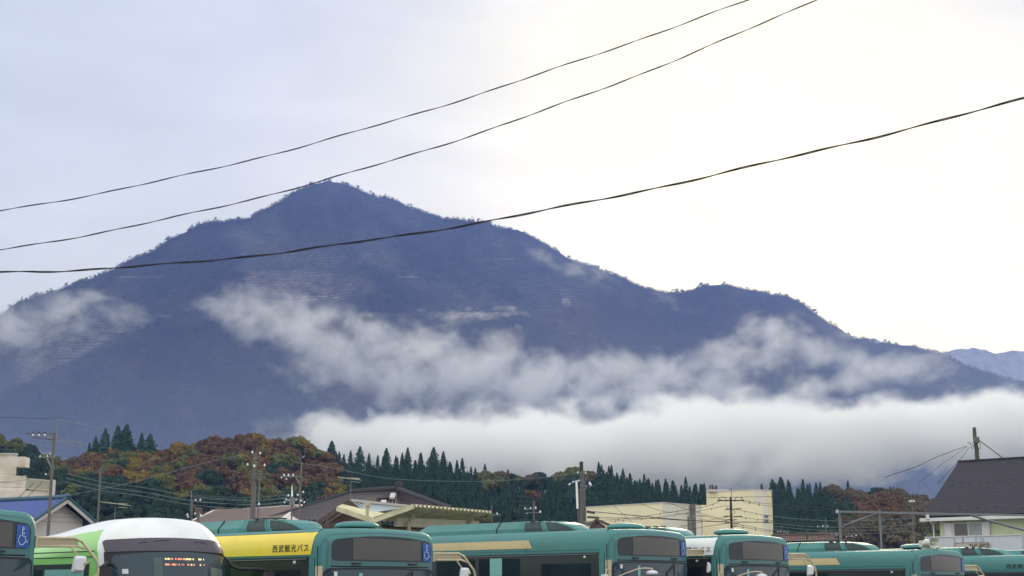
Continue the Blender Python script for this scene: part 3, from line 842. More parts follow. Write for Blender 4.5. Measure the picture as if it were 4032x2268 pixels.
def rrect(x0, x1, z0, z1, r, arch=0.0, n=6, nxs=14, tr=None):
    pts = []
    rt = tr or r
    def arc(cx, cz, a0, rr):
        for i in range(n + 1):
            a = math.radians(a0 + 90 * i / n); pts.append((cx + rr * math.cos(a), cz + rr * math.sin(a)))
    def run(a, b, k):
        for i in range(1, k): pts.append((a[0] + (b[0] - a[0]) * i / k, a[1] + (b[1] - a[1]) * i / k))
    arc(x1 - r, z0 + r, -90, r); run((x1, z0 + r), (x1, z1 - rt), 4); arc(x1 - rt, z1 - rt, 0, rt)
    run((x1 - rt, z1), (x0 + rt, z1), nxs); arc(x0 + rt, z1 - rt, 90, rt); run((x0, z1 - rt), (x0, z0 + r), 4)
    arc(x0 + r, z0 + r, 180, r); run((x0 + r, z0), (x1 - r, z0), nxs)
    cx, hw = (x0 + x1) / 2, (x1 - x0) / 2
    return [(x, z - arch * ((x - cx) / hw) ** 2 * max(0, (z - z0) / (z1 - z0)) ** 1.5) for x, z in pts]
def patch(mb, outline, fn, rings=7, mi=0, thick=0.0):
    cx = sum(p[0] for p in outline) / len(outline); cz = sum(p[1] for p in outline) / len(outline)
    n = len(outline); vs = []
    for k in range(rings, 0, -1):
        t = k / rings
        vs += [fn(cx + (x - cx) * t, cz + (z - cz) * t) for x, z in outline]
    vs.append(fn(cx, cz))
    fs = []
    for k in range(rings - 1):
        for i in range(n):
            j = (i + 1) % n; fs.append((k * n + i, k * n + j, (k + 1) * n + j, (k + 1) * n + i))
    b = (rings - 1) * n
    for i in range(n): fs.append((b + i, b + (i + 1) % n, len(vs) - 1))
    mb.add(vs, fs, mi)
def gpatch(mb, c, fn, nu=12, nv=4, mi=0):
    """bilinear patch with corners c = [(a0,z0),(a1,z0),(a1,z1),(a0,z1)] projected by fn"""
    vs = []
    for j in range(nv + 1):
        for i in range(nu + 1):
            u, v = i / nu, j / nv
            a = [(c[0][k] * (1 - u) + c[1][k] * u) * (1 - v) + (c[3][k] * (1 - u) + c[2][k] * u) * v for k in (0, 1)]
            vs.append(fn(*a))
    mb.add(vs, [(j * (nu + 1) + i, j * (nu + 1) + i + 1, (j + 1) * (nu + 1) + i + 1, (j + 1) * (nu + 1) + i) for j in range(nv) for i in range(nu)], mi)
def stroke(mb, pts, w, fn, mi=0):
    for a, b in zip(pts[:-1], pts[1:]):
        dx, dz = b[0] - a[0], b[1] - a[1]; L_ = math.hypot(dx, dz) or 1; nx_, nz_ = -dz / L_ * w / 2, dx / L_ * w / 2
        ex, ez = dx / L_ * w * 0.35, dz / L_ * w * 0.35
        vs = [fn(a[0] - ex + nx_, a[1] - ez + nz_), fn(a[0] - ex - nx_, a[1] - ez - nz_), fn(b[0] + ex - nx_, b[1] + ez - nz_), fn(b[0] + ex + nx_, b[1] + ez + nz_)]
        mb.add(vs, [(0, 1, 2, 3)], mi)
def text_mesh(mb, txt, size, fn, spacing=1.0, bold=0.0, mi=0, align='LEFT', width=None):
    cu = bpy.data.curves.new("lettering", 'FONT'); cu.body = txt; cu.size = size; cu.space_character = spacing; cu.offset = bold; cu.align_x = align
    cu.resolution_u = 3
    ob = bpy.data.objects.new("lettering", cu); col.objects.link(ob)
    bpy.context.view_layer.update()
    me = bpy.data.meshes.new_from_object(ob.evaluated_get(bpy.context.evaluated_depsgraph_get()))
    bpy.data.objects.remove(ob); bpy.data.curves.remove(cu)
    w = max((v.co.x for v in me.vertices), default=0)
    kx = width / w if width else 1.0
    mb.add([fn(v.co.x * kx, v.co.y) for v in me.vertices], [tuple(p.vertices) for p in me.polygons], mi)
    bpy.data.meshes.remove(me)
    return w
def bm_obj(name, bm, mats, parent, smooth=True):
    me = bpy.data.meshes.new(name); bm.to_mesh(me)
    for m in mats: me.materials.append(m)
    if smooth: me.polygons.foreach_set('use_smooth', [True] * len(me.polygons))
    o = bpy.data.objects.new(name, me); col.objects.link(o); o.parent = parent
    return o
YAW = R(45)
def wheels(root, L, W):
    for y in (2.3, L - 2.6):
        for sx in (-1, 1):
            w = MB(); c = (sx * (W / 2 - 0.16), y, 0.48)
            w.tube([(c[0] - 0.13, y, 0.48), (c[0] + 0.13, y, 0.48)], 0.48, 24)
            o = w.build("wheel", m_tyre, root, local=True)
            w = MB().tube([(c[0] + sx * 0.10, y, 0.48), (c[0] + sx * 0.15, y, 0.48)], 0.26, 18)
            w.build("rim", m_rim, o, local=True)
def ac_unit(root, S, s0=1.68, s1=6.4, hw=0.62, h=0.27, cut=2.95):
    z0 = S.top(0, 3).z - 0.03
    def sec(y, k, kz):
        w = hw * k
        return [(-w, y, z0), (-w, y, z0 + h * .38 * kz), (-w * .80, y, z0 + h * .93 * kz), (-w * .4, y, z0 + h * kz), (w * .4, y, z0 + h * kz), (w * .80, y, z0 + h * .93 * kz), (w, y, z0 + h * .38 * kz), (w, y, z0)]
    st = [(s0, .22, .08), (s0 + .10, .40, .36), (s0 + .25, .56, .66), (s0 + .50, .75, .88), (s0 + .85, .90, .97), (cut - .02, .97, 1.0), (cut + .06, 1.06, 1.0), (cut + .9, 1.06, 1.0), (s1 - .5, 1.06, 1.0), (s1 - .12, 1.0, .5), (s1, .98, .2)]
    vs, fs = [], []
    for y, k, kz in st: vs += sec(y, k, kz)
    n = 8
    for i in range(len(st) - 1):
        for j in range(n - 1): fs.append((i * n + j, i * n + j + 1, (i + 1) * n + j + 1, (i + 1) * n + j))
    fs.append(tuple(range(n))); fs.append(tuple((len(st) - 1) * n + k for k in range(n)))
    a = MB().add(vs, fs)
    o = a.build("roof_air_conditioner", m_teal, root, local=True)
    # recessed louvre panels on the visible flank, frames, ridges on top, seam
    bmq = bmesh.new(); bmq.from_mesh(o.data); SA = Surf(bmq); bmq.free()
    z_b, z_t = z0 + 0.03, z0 + h * 0.86
    for (b0_, b1_, t0_, t1_) in ((s0 + .06, s0 + .58, s0 + .34, s0 + .74), (s0 + .66, cut - .12, s0 + .82, cut - .03)):
        gml = MB()
        def zc(a, z): return SA.side(a, min(z, SA.top(-hw * .30, a).z - .03), .008)
        gpatch(gml, [(b0_, z_b), (b1_, z_b), (t1_, z_t), (t0_, z_t)], zc, 10, 5)
        gml.build("louvre_panel", m_grille, o, local=True)
        fr = MB()
        fr.tube([zc(b0_ + (b1_ - b0_) * k / 8, z_b) for k in range(9)], .012, 5)
        fr.tube([zc(b1_ + (t1_ - b1_) * k / 8, z_b + (z_t - z_b) * k / 8) for k in range(9)], .018, 5)
        fr.tube([zc(b0_ + (t0_ - b0_) * k / 8, z_b + (z_t - z_b) * k / 8) for k in range(9)], .018, 5)
        fr.build("louvre_frame", m_teal, o, local=True)
    for k in range(4):
        y = s0 + .55 + k * (cut - s0 - .6) / 4
        MB().box((-hw * (.48 + .09 * k), y, z0 + h * .955), (.14, .05, .02)).build("top_slot", m_black, o, local=True)
    MB().bar((-hw * 1.068, 3.6, z0), (-hw * 1.068, 3.6, z0 + h * .4), .018).bar((-hw * 1.068, 3.6, z0 + h * .38), (-hw * .86, 3.6, z0 + h * .95), .018).build("panel_seam", m_black, o, local=True)
    bl = MB()
    bl.bar((-hw * 1.05, cut, z0 - .0), (-hw * 1.05, s1, z0 - .0), .03, .03)
    bl.build("painted_shadow_bar", m_black, o, local=True)  # solid black bar standing in for shade along the unit's base
    return o
def roof_vent(root, S, x=0.1, y=0.72, r=0.37):
    z = S.top(x, y).z
    b = MB().tube([(x, y, z - .05), (x, y, z + .05)], r * .8, 20)
    bo = b.build("roof_vent", m_black, root, local=True)
    c = MB(); vs = []; prof = [(r * .97, .035), (r, .06), (r * .97, .085), (r * .85, .112), (r * .6, .132), (r * .3, .142), (0.01, .145)]
    for rr, h in prof:
        vs += [(x + rr * math.cos(t * math.pi / 14), y + rr * math.sin(t * math.pi / 14), z + h) for t in range(28)]
    fs = [(i * 28 + k, i * 28 + (k + 1) % 28, (i + 1) * 28 + (k + 1) % 28, (i + 1) * 28 + k) for i in range(len(prof) - 1) for k in range(28)]
    fs.append(tuple(range(27, -1, -1)))
    c.add(vs, fs).build("vent_cap", m_teal, bo, local=True, smooth=True)
def wheelchair(mb, fn, x0, x1, z0, z1):
    w, h = x1 - x0, z1 - z0
    q = lambda a, b: (x0 + a * w, z0 + b * h)
    t = w * 0.055
    stroke(mb, [q(.5 + .07 * math.cos(k * .785), .88 + .06 * math.sin(k * .785)) for k in range(9)], t, fn)
    stroke(mb, [q(.42, .80), q(.44, .52), q(.68, .50), q(.78, .22), q(.90, .26)], t, fn)
    stroke(mb, [q(.44, .66), q(.64, .66)], t, fn)
    stroke(mb, [q(.42 + .29 * math.cos(math.radians(a)), .33 + .24 * math.sin(math.radians(a))) for a in range(115, 345, 20)], t, fn)
def right_bracket(root, S, zt, W):
    """double cream tube bracket with infill and drooping mirror"""
    x0 = W / 2 - 0.03
    b = MB()
    A = [(x0, .10, zt), (x0 + .55, .02, zt + .01), (x0 + .66, 0.0, zt - .04), (x0 + .86, -.03, zt - .27), (x0 + .90, -.03, zt - .40), (x0 + .90, -.03, zt - 1.0)]
    Bq = [(x0, .10, zt - .105), (x0 + .60, .02, zt - .095), (x0 + .72, 0.0, zt - .13)]
    b.tube(A, .020, 8); b.tube(Bq, .018, 8)
    b.box((x0 + .02, .10, zt - .05), (.03, .09, .16))
    o = b.build("mirror_bracket", m_cream, root, local=True, smooth=False)
    MB().prism([(x0, .085, zt - .01), (x0 + .58, .015, zt - .005), (x0 + .62, .01, zt - .09), (x0, .085, zt - .10)], (0, .02, 0)).build("bracket_infill", mats_cream_dark, o, local=True)
    MB().tube([(x0 + .50, .02, zt - .10), (x0 + .70, -.03, zt - .36)], .013, 6).tube([(x0 + .90, -.03, zt - .47), (x0 + .62, -.12, zt - .60)], .012, 6).build("stay", m_cream, o, local=True)
    mm = MB()
    ol = rrect(-.085, .085, -.12, .10, .035, 0, 4, 4)
    cx, cz, y = x0 + .58, zt - .33, -.10
    f = lambda yy, k: (lambda a, c: (cx + a * k + (c * .18), yy, cz + c * k))
    n = len(ol)
    vs = [f(y, 1.0)(*p) for p in ol] + [f(y + .03, 1.05)(*p) for p in ol] + [f(y - .045, .72)(*p) for p in ol]
    fs = [tuple(range(n, 2 * n)), tuple(range(3 * n - 1, 2 * n - 1, -1))]
    for i in range(n):
        j = (i + 1) % n; fs += [(i, j, n + j, n + i), (2 * n + i, 2 * n + j, j, i)]
    mo = mm.add(vs, fs).build("side_mirror", m_mirror, root, local=True)
    MB().tube([(cx + .05, y, cz), (x0 + .78, -.03, zt - .30)], .012, 6).ball((cx + .06, y - .05, cz), .025).build("mirror_arm", mats_cream_dark, mo, local=True)
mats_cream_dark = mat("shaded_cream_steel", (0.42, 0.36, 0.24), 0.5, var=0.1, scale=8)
def left_mirrors(root, zt, W):
    x0 = -W / 2 + .06
    MB().tube([(x0, -.02, zt - .16), (x0 + .12, -.20, zt - .06), (x0 + .28, -.38, zt + .03), (x0 + .42, -.46, zt + .055), (x0 + .62, -.50, zt + .05)], .014, 6).build("mirror_arm", m_cream, root, local=True)
    mo = MB().ball((x0 + .60, -.50, zt - .035), (.13, .11, .055), 18, 8).build("oval_mirror", m_mirror, root, local=True, smooth=True)
    MB().tube([(x0 + .60, -.50, zt + .05), (x0 + .60, -.50, zt)], .022, 8).build("mirror_knuckle", mats_cream_dark, mo, local=True)
    MB().tube([(x0 - .02, .02, zt + .02), (x0 - .18, -.04, zt + .02), (x0 - .22, -.06, zt - .06)], .014, 6).build("mirror_arm", m_cream, root, local=True)
    MB().box((x0 - .26, -.07, zt - .16), (.13, .05, .20)).build("side_mirror", m_mirror, root, local=True)

def teal_bus(C, H, yaw, side, label, W=2.45, L=10.3, extras=()):
    root = empty("city_bus", C, yaw, label, "bus", "green city buses parked in a row")
    bm = shell_mesh(W, L, 0.35, H, (.20, .16, .20), .045, .10)
    S = Surf(bm)
    bm_obj("body", bm, [m_teal], root); bm.free()
    # front cap: slightly bluer panel around sign and windscreen, with its seam
    fc = MB(); ol = rrect(-W / 2 + .05, W / 2 - .05, 0.6, H - .02, .12, .07, tr=.20)
    patch(fc, ol, lambda x, z: S.front(x, z, .004), 12)
    fc.build("front_panel", m_teal_front, root, local=True, smooth=True)
    sm = MB(); pts = []
    for k in range(25):
        t = k / 24
        if t < .5: z = 1.0 + (H - .12 - 1.0) * t * 2; p = S.side(.05 + .05 * t, z, .004)
        else:
            x = -W / 2 + .10 + (t - .5) * 2 * .35; p = S.top(x, .12 + (t - .5) * .3) + Vector((0, 0, .004))
        pts.append(p)
    sm.tube(pts, .008, 5).build("cap_seam", m_black, root, local=True)
    # destination sign
    ds = MB(); patch(ds, rrect(-1.0, 1.08, H - .475, H - .085, .075, .07, tr=.10), lambda x, z: S.front(x, z, .012), 8)
    dso = ds.build("destination_sign", m_glass, root, local=True, smooth=True)
    sc_ = MB(); gpatch(sc_, [(-.62, H - .455), (.80, H - .455), (.80, H - .145), (-.62, H - .115)], lambda x, z: S.front(x, z, .017), 14, 3)
    sc_.build("display_panel", m_screen, dso, local=True, smooth=True)
    st = MB(); gpatch(st, [(.855, H - .465), (1.05, H - .465), (1.045, H - .178), (.855, H - .165)], lambda x, z: S.front(x, z, .020), 5, 3)
    sto = st.build("wheelchair_sticker", m_blue, dso, local=True)
    wc = MB(); wheelchair(wc, lambda x, z: S.front(x, z, .026), .865, 1.04, H - .45, H - .185)
    wc.build("wheelchair_symbol", m_symbol, dso, local=True)
    for x in (-.55, .62):
        MB().box(tuple(S.front(x, H - .515, .012)), (.17, .05, .022), rz=0).build("marker_lamp", m_black, root, local=True)
    MB().tube([S.front(-1.02 + k * .17, H - .56, .006) for k in range(13)], .010, 5).build("drip_rail", m_black, root, local=True)
    wg = MB(); patch(wg, rrect(-1.13, 1.15, 0.95, H - .575, .10, .02), lambda x, z: S.front(x, z, .008), 8)
    wgo = wg.build("windscreen_gasket", m_black, root, local=True, smooth=True)
    ws = MB(); patch(ws, rrect(-1.08, 1.11, 1.0, H - .605, .09, .02), lambda x, z: S.front(x, z, .014), 9)
    wso = ws.build("windscreen", m_glass_w, root, local=True, smooth=True)
    g2 = MB(); gpatch(g2, [(-.96, H - .72), (-.90, H - .72), (-.90, H - .645), (-.96, H - .645)], lambda x, z: S.front(x, z, .018), 2, 2)
    g2.build("inspection_sticker", m_mirror, wso, local=True)
    g3 = MB(); gpatch(g3, [(-.50, H - .95), (-.43, H - .95), (-.43, H - .66), (-.50, H - .66)], lambda x, z: S.front(x, z, .018), 2, 3)
    g3.build("sun_visor", m_blind, wso, local=True)
    MB().tube([S.front(.62, H - .62, .02), S.front(.60, H - .95, .02)], .012, 5).tube([S.front(.62, H - .63, .02), S.front(.36, H - .80, .02), S.front(.36, H - .95, .02)], .022, 6).build("interior_mirror_arm", m_black, wso, local=True)
    # cream corner post
    cp = MB(); gpatch(cp, [(.0, 1.1), (.11, 1.1), (.11, H - .56), (.0, H - .56)], lambda a, z: S.side(a * .75 + .015, z, .006), 4, 8)
    cp.build("corner_post", m_cream, root, local=True, smooth=True)
    # flank
    sb = MB(); gpatch(sb, [(.11, 1.05), (L - .3, 1.05), (L - .3, H - .43), (.11, H - .43)], lambda a, z: S.side(a, z, .005), 40, 6)
    sbo = sb.build("window_band", m_band, root, local=True, smooth=True)
    for k in range(6):
        a0 = 2.35 + k * 1.3
        w = MB(); gpatch(w, [(a0, 1.2), (a0 + 1.18, 1.2), (a0 + 1.18, H - .50), (a0, H - .50)], lambda a, z: S.side(a, z, .010), 4, 4)
        w.build("side_window", m_glass, sbo, local=True)
    w = MB(); gpatch(w, [(.45, 1.0), (1.75, 1.0), (1.75, H - .62), (.45, H - .62)], lambda a, z: S.side(a, z, .010), 6, 4)
    w.build("door_glass", m_glass, sbo, local=True)
    MB().ball(tuple(S.side(.60, H - .50, .01)), .028, 8, 6).build("door_lamp", m_mirror, sbo, local=True)
    if 'blind' in extras:
        w = MB(); gpatch(w, [(2.85, H - .84), (3.2, H - .84), (3.2, H - .49), (2.85, H - .49)], lambda a, z: S.side(a, z, .016), 3, 3)
        w.build("window_blind", m_blind, sbo, local=True)
    rl = MB().tube([S.side(.24 + k * (L - .6) / 30, H - .415, .006) for k in range(31)], .012, 5)
    rl.tube([S.side(.24 + k * (L - .6) / 30, H - .36, .003) for k in range(31)], .006, 5)
    rl.build("gutter_rail", m_teal_front, root, local=True)
    gm = MB(); gpatch(gm, [(.25, H - .004), (3.4, H - .004), (3.4, H + .03), (.25, H + .03)], lambda a, z: S.top(-W / 2 + .28 + (z - H) * 4, a) + Vector((0, 0, .004)), 30, 2)
    gm.build("roof_walkway", m_grime, root, local=True)
    for a_ in (2.2, 4.9, 7.6):
        MB().tube([S.side(a_, H - .41 + k * .06, .004 if side == 'plain' else .0035) for k in range(6)], .004, 4).build("panel_joint", m_band, root, local=True)
    MB().tube([S.side(.30 + k * (L - .8) / 24, H - .455, .012) for k in range(25)], .012, 4).build("window_rail", m_steel_grey, sbo, local=True)
    if side in ('yellow', 'white'):
        p = MB(); gpatch(p, [(.19, H - .385), (L - .4, H - .385), (L - .4, H - .045), (.12, H - .045)], lambda a, z: S.side(a, z, .009), 50, 5)
        po = p.build("coloured_panel", m_yellow if side == 'yellow' else m_white, root, local=True, smooth=True)
        t = MB(); text_mesh(t, "西武観光バス", .125, lambda x, y: S.side(1.20 - x, H - .325 + y, .015), 1.25, .0013, width=.95)
        t.build("side_lettering", m_ink, po, local=True)
        rm = MB().tube([S.side(.30, H - .045, .01)] + [S.side(.24 + k * (L - .7) / 30, H - .04, .008) for k in range(31)], .006, 5)
        rm.build("panel_edge", m_grime, po, local=True)
    elif side == 'stripe':
        p = MB(); gpatch(p, [(2.0, H - .31), (L - .4, H - .31), (L - .4, H - .15), (2.12, H - .15)], lambda a, z: S.side(a, z, .008), 40, 3)
        p.build("beige_stripe", m_beige, root, local=True, smooth=True)
    elif side == 'plain_text':
        t = MB(); text_mesh(t, "西武観光バス", .125, lambda x, y: S.side(1.20 - x, H - .325 + y, .01), 1.25, .0013, width=.95)
        t.build("side_lettering", m_band, root, local=True)
    ac_unit(root, S)
    if 'novent' not in extras: roof_vent(root, S)
    right_bracket(root, S, H - .33, W)
    if 'leftmirrors' in extras: left_mirrors(root, H - .77, W)
    wheels(root, L, W)
    return root, S
# positions measured from the photograph: front centre on the yard
teal_bus((-7.15, 19.0, 0), 3.08, YAW, 'plain', "teal city bus at the left end of the row, only its front corner in view")
b2, S2 = teal_bus((-2.12, 24.0, 0), 3.0, YAW, 'yellow', "teal city bus with a yellow side panel lettered in Japanese")
b3, _ = teal_bus((2.69, 29.1, 0), 3.20, YAW, 'stripe', "teal city bus with a beige stripe, in front of the cream canopy", extras=('leftmirrors', 'blind'))
b4, _ = teal_bus((5.06, 30.9, 0), 3.16, YAW, 'white', "teal city bus with a white side panel lettered in Japanese", extras=('leftmirrors',))
b5, S5 = teal_bus((10.25, 35.8, 0), 3.0, YAW, 'stripe', "teal city bus with a beige stripe and a loudspeaker standing on its roof")
b6, _ = teal_bus((15.1, 40.6, 0), 3.0, YAW, 'plain_text', "teal city bus below the pale green house's balcony, its front beyond the frame", extras=('novent',))
teal_bus((17.7, 43.2, 0), 3.0, YAW, 'plain', "teal city bus farthest right, only its roof air conditioner in view", extras=('novent',))

# loudspeaker on the roof of the bus
zt = S5.top(-.15, .25).z
ls = empty("loudspeaker", (0, 0, 0), 0, "cream horn loudspeaker standing on a bus roof", "loudspeaker")
M5 = parent_world(b5)
ls.location = M5 @ Vector((-.18, .18, zt)); ls.rotation_euler = (0, 0, R(20))
m_horn = mat("cream_horn", (0.60, 0.58, 0.50), 0.4, var=0.08)
vs = []
prof = [(-.10, .055, .045), (-.14, .075, .065), (-.20, .13, .10), (-.215, .15, .115)]
for (y, a, b) in prof:
    vs += [(a * (1 if abs(math.cos(t)) > .7 else .9) * math.copysign(abs(math.cos(t)) ** .55, math.cos(t)), y, .14 + b * math.copysign(abs(math.sin(t)) ** .55, math.sin(t))) for t in [k * 2 * math.pi / 24 for k in range(24)]]
fs = [(i * 24 + k, i * 24 + (k + 1) % 24, (i + 1) * 24 + (k + 1) % 24, (i + 1) * 24 + k) for i in range(3) for k in range(24)]
MB().add(vs, fs).build("horn_mouth", m_horn, ls, local=True, fix=False)
MB().ball((0, -.13, .14), (.035, .05, .035)).build("horn_core", m_horn, ls, local=True)
MB().tube([(0, -.10, .14), (0, .0, .14), (0, .14, .14), (0, .22, .14)], [.055, .09, .10, .06], 16).build("driver_housing", m_horn, ls, local=True)
MB().tube([(-.24, .02, .13), (-.12, .02, .13)], [.085, .05], 14).build("side_cone", m_horn, ls, local=True)
MB().tube([(.15, .02, .10), (.25, .02, .12)], [.07, .10], 14).build("side_cone", m_horn, ls, local=True)
MB().box((0, .05, .02), (.30, .12, .04)).box((-.13, .05, .07), (.02, .06, .12)).box((.13, .05, .07), (.02, .06, .12)).build("mount", m_horn, ls, local=True)

# ------------------------------------------------------------------ white and green community bus
C1 = (-5.08, 22.60, 0)
W1, L1, H1 = 2.16, 6.4, 3.06
cb_ = empty("community_bus", C1, YAW, "white roofed lime green small bus with a domed forehead and dark visor", "bus")
bm = shell_mesh(W1, L1, 0.3, H1, (.50, .34, .46), .10, .20, rake=.30, lead=1.1, nx=48, ny=150, nz_=64)
for v_ in bm.verts:      # the roof sinks behind the domed forehead
    t_ = min(1, max(0, (v_.co.y - .7) / 2.4)); k_ = min(1, max(0, (v_.co.z - 2.2) / .7))
    v_.co.z -= .20 * t_ * t_ * (3 - 2 * t_) * k_
S1 = Surf(bm)
for f in bm.faces:
    c = f.calc_center_median()
    low = 2.95 - .16 * min(1, max(0, (c.y - .7) / 2.4))
    front_zone = c.y < .30 + (c.z - 2.3) * .35
    f.material_index = 0 if (c.z > low or front_zone) else 1
bm_obj("body", bm, [m_white, m_green], cb_); bm.free()
zv1, zv0 = 2.83, 2.66
v = MB(); patch(v, rrect(-1.02, 1.05, zv0 - .02, zv1, .03, .02, tr=.05), lambda x, z: S1.front(x, z - (x / 1.0) ** 2 * .025, .035), 8)
vo = v.build("visor_panel", m_visor, cb_, local=True, smooth=True)
for a, b in ((-.62, -.50), (-.40, -.14), (.30, .52)):
    MB().tube([S1.front(a + (b - a) * k / 6, zv0 + .12 + .015 * math.sin(math.pi * k / 6) - ((a + (b - a) * k / 6)) ** 2 * .12, .038) for k in range(7)], .005, 5).build("visor_moulding", m_band, vo, local=True)
v = MB(); patch(v, rrect(-1.03, 1.05, 1.0, zv0 + .012, .10, .0, tr=.03), lambda x, z: S1.front(x, z - (x / 1.0) ** 2 * .04, .022), 8)
v.build("windscreen_gasket", m_black, cb_, local=True, smooth=True)
v = MB(); patch(v, rrect(-.96, 1.0, 1.05, zv0 - .03, .09, .02, tr=.05), lambda x, z: S1.front(x, z - (x / 1.0) ** 2 * .05, .030), 9)
wo = v.build("windscreen", m_glass_w, cb_, local=True, smooth=True)
m_led = bpy.data.materials.new("led_glow"); m_led.use_nodes = True
e = m_led.node_tree.nodes['Principled BSDF']; e.inputs['Base Color'].default_value = (.3, .05, .03, 1); e.inputs['Emission Color'].default_value = (1.0, .32, .18, 1); e.inputs['Emission Strength'].default_value = 1.0
m_led2 = bpy.data.materials.new("led_amber_glow"); m_led2.use_nodes = True
e = m_led2.node_tree.nodes['Principled BSDF']; e.inputs['Base Color'].default_value = (.3, .1, .03, 1); e.inputs['Emission Color'].default_value = (1.0, .75, .30, 1); e.inputs['Emission Strength'].default_value = 1.1
ld = MB()
toX = lambda px: (px - 645) / 225.0
for row, z in ((0, zv0 - .14), (1, zv0 - .222)):
    for a, b, mi in ([(587, 593, 1), (596, 606, 1), (611, 617, 0), (625, 630, 0), (635, 646, 0), (650, 652, 1), (656, 666, 0), (667, 688, 1), (694, 699, 1), (718, 731, 1), (739, 742, 1)],
                     [(586, 602, 0), (606, 607, 0), (611, 625, 0), (629, 631, 0), (637, 641, 0), (649, 651, 0), (655, 657, 0), (671, 677, 0), (684, 690, 1), (695, 700, 0), (722, 727, 1), (739, 742, 0)])[row]:
        gpatch(ld, [(toX(a), z - .012), (toX(b), z - .012), (toX(b), z + .012), (toX(a), z + .012)], lambda x, z: S1.front(x, z, .04), 2, 1, mi)
ldo = ld.build("led_sign", [m_led, m_led2], wo, local=True)
g2 = MB(); gpatch(g2, [(-.86, zv0 - .36), (-.79, zv0 - .36), (-.79, zv0 - .29), (-.86, zv0 - .29)], lambda x, z: S1.front(x, z, .04), 2, 2)
g2.build("inspection_sticker", m_mirror, wo, local=True)
g2 = MB(); gpatch(g2, [(-.44, zv0 - .62), (-.30, zv0 - .62), (-.30, zv0 - .12), (-.44, zv0 - .12)], lambda x, z: S1.front(x, z, .034), 2, 4)
g2.build("sun_visor", mat("dim_teal_visor", (.06, .10, .10), .3), wo, local=True)
g2 = MB(); gpatch(g2, [(.55, zv0 - .9), (.80, zv0 - .9), (.82, zv0 - .28), (.55, zv0 - .25)], lambda x, z: S1.front(x, z, .034), 2, 4)
g2.build("painted_reflection", mat("dim_grey_reflection", (.12, .16, .16), .3), wo, local=True)  # grey patch on the glass, a reflection put in as colour
w = MB(); gpatch(w, [(.62, 1.2), (5.9, 1.2), (5.9, 2.46), (.62, 2.46)], lambda a, z: S1.side(a, z, .008), 24, 8)
wb = w.build("window_band", m_band, cb_, local=True, smooth=True)
for k in range(4):
    w = MB(); gpatch(w, [(.75 + k * 1.3, 1.3), (1.95 + k * 1.3, 1.3), (1.95 + k * 1.3, 2.38), (.75 + k * 1.3, 2.38)], lambda a, z: S1.side(a, z, .013), 4, 4)
    w.build("side_window", m_blind if k == 0 else m_glass, wb, local=True)
for zz in (2.56, 2.64):
    MB().tube([S1.side(.5 + k * .14, zz, .002) for k in range(20)], .009, 5).build("side_moulding", m_band, cb_, local=True)
MB().tube([(-1.02, .02, 2.42), (-1.18, -.06, 2.46), (-1.26, -.08, 2.40)], .03, 8).build("mirror_arm", m_black, cb_, local=True)
MB().box((-1.22, -.08, 2.28), (.22, .10, .26), taper=.85).build("side_mirror", m_black, cb_, local=True)
MB().box((-1.52, -.10, 2.02), (.36, .12, .26), taper=.7).build("side_mirror", m_black, cb_, local=True)
MB().tube([(.99, .28, 2.62), (1.09, .20, 2.52), (1.13, .16, 2.44), (1.24, .12, 2.40), (1.55, .05, 2.40), (1.78, .0, 2.36), (1.86, -.02, 2.26), (1.88, -.02, 2.0)], .024, 8).build("mirror_arm", m_black, cb_, local=True)
MB().box((1.70, -.04, 2.28), (.20, .06, .16), taper=.8).build("side_mirror", m_visor, cb_, local=True)
wheels(cb_, L1, W1)
# ------------------------------------------------------------------ houses and roofs
m_tile_blue = mat("blue_glazed_tile", (0.048, 0.088, 0.31), 0.3, var=0.3, scale=3, spec=0.5)
m_tile_edge = mat("dark_teal_ridge_tile", (0.03, 0.10, 0.14), 0.35, var=0.2, scale=5)
m_tile_brown = mat("grey_brown_tile", (0.058, 0.049, 0.056), 0.75, var=0.25, scale=4, dirt=((0.05, 0.05, 0.04), 2.0, 0.6))
m_tile_purple = mat("purple_brown_tile", (0.07, 0.05, 0.062), 0.75, var=0.3, scale=4)
m_ridge = mat("dark_ridge_tile", (0.028, 0.030, 0.034), 0.8, var=0.2, scale=4)
m_tile_red = mat("weathered_red_tile", (0.13, 0.065, 0.06), 0.7, var=0.3, scale=2, dirt=((0.10, 0.12, 0.11), 0.9, 0.9))
m_gable = mat("greyish_white_wall", (0.58, 0.54, 0.53), 0.8, var=0.07, scale=1.5)
m_trim = mat("pale_barge_board", (0.55, 0.50, 0.46), 0.7, var=0.1, scale=3)
m_wood = mat("dark_weathered_wood", (0.11, 0.085, 0.07), 0.85, var=0.35, scale=5)
m_metal_roof = mat("pale_metal_roof", (0.36, 0.42, 0.42), 0.4, var=0.1, scale=2, metal=0.2)
m_metal_dark = mat("dark_roof_rib", (0.10, 0.12, 0.12), 0.5)
m_canopy = mat("cream_corrugated_sheet", (0.66, 0.62, 0.40), 0.6, var=0.12, scale=3, dirt=((0.30, 0.25, 0.12), 3.5, 0.6))
m_canopy_steel = mat("cream_canopy_steel", (0.36, 0.34, 0.24), 0.6, var=0.15, scale=3)
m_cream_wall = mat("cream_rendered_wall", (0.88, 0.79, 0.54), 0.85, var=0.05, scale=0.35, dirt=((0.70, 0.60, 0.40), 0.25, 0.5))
m_cream_wall_shade = mat("shaded_cream_rendered_wall", (0.74, 0.70, 0.59), 0.85, var=0.05, scale=0.35, dirt=((0.42, 0.37, 0.22), 0.3, 0.5))  # greyer copy of the cream render, right-face shading put into the colour
m_conc = mat("weathered_concrete", (0.17, 0.155, 0.145), 0.9, var=0.25, scale=3, dirt=((0.12, 0.12, 0.11), 1.5, 0.6))
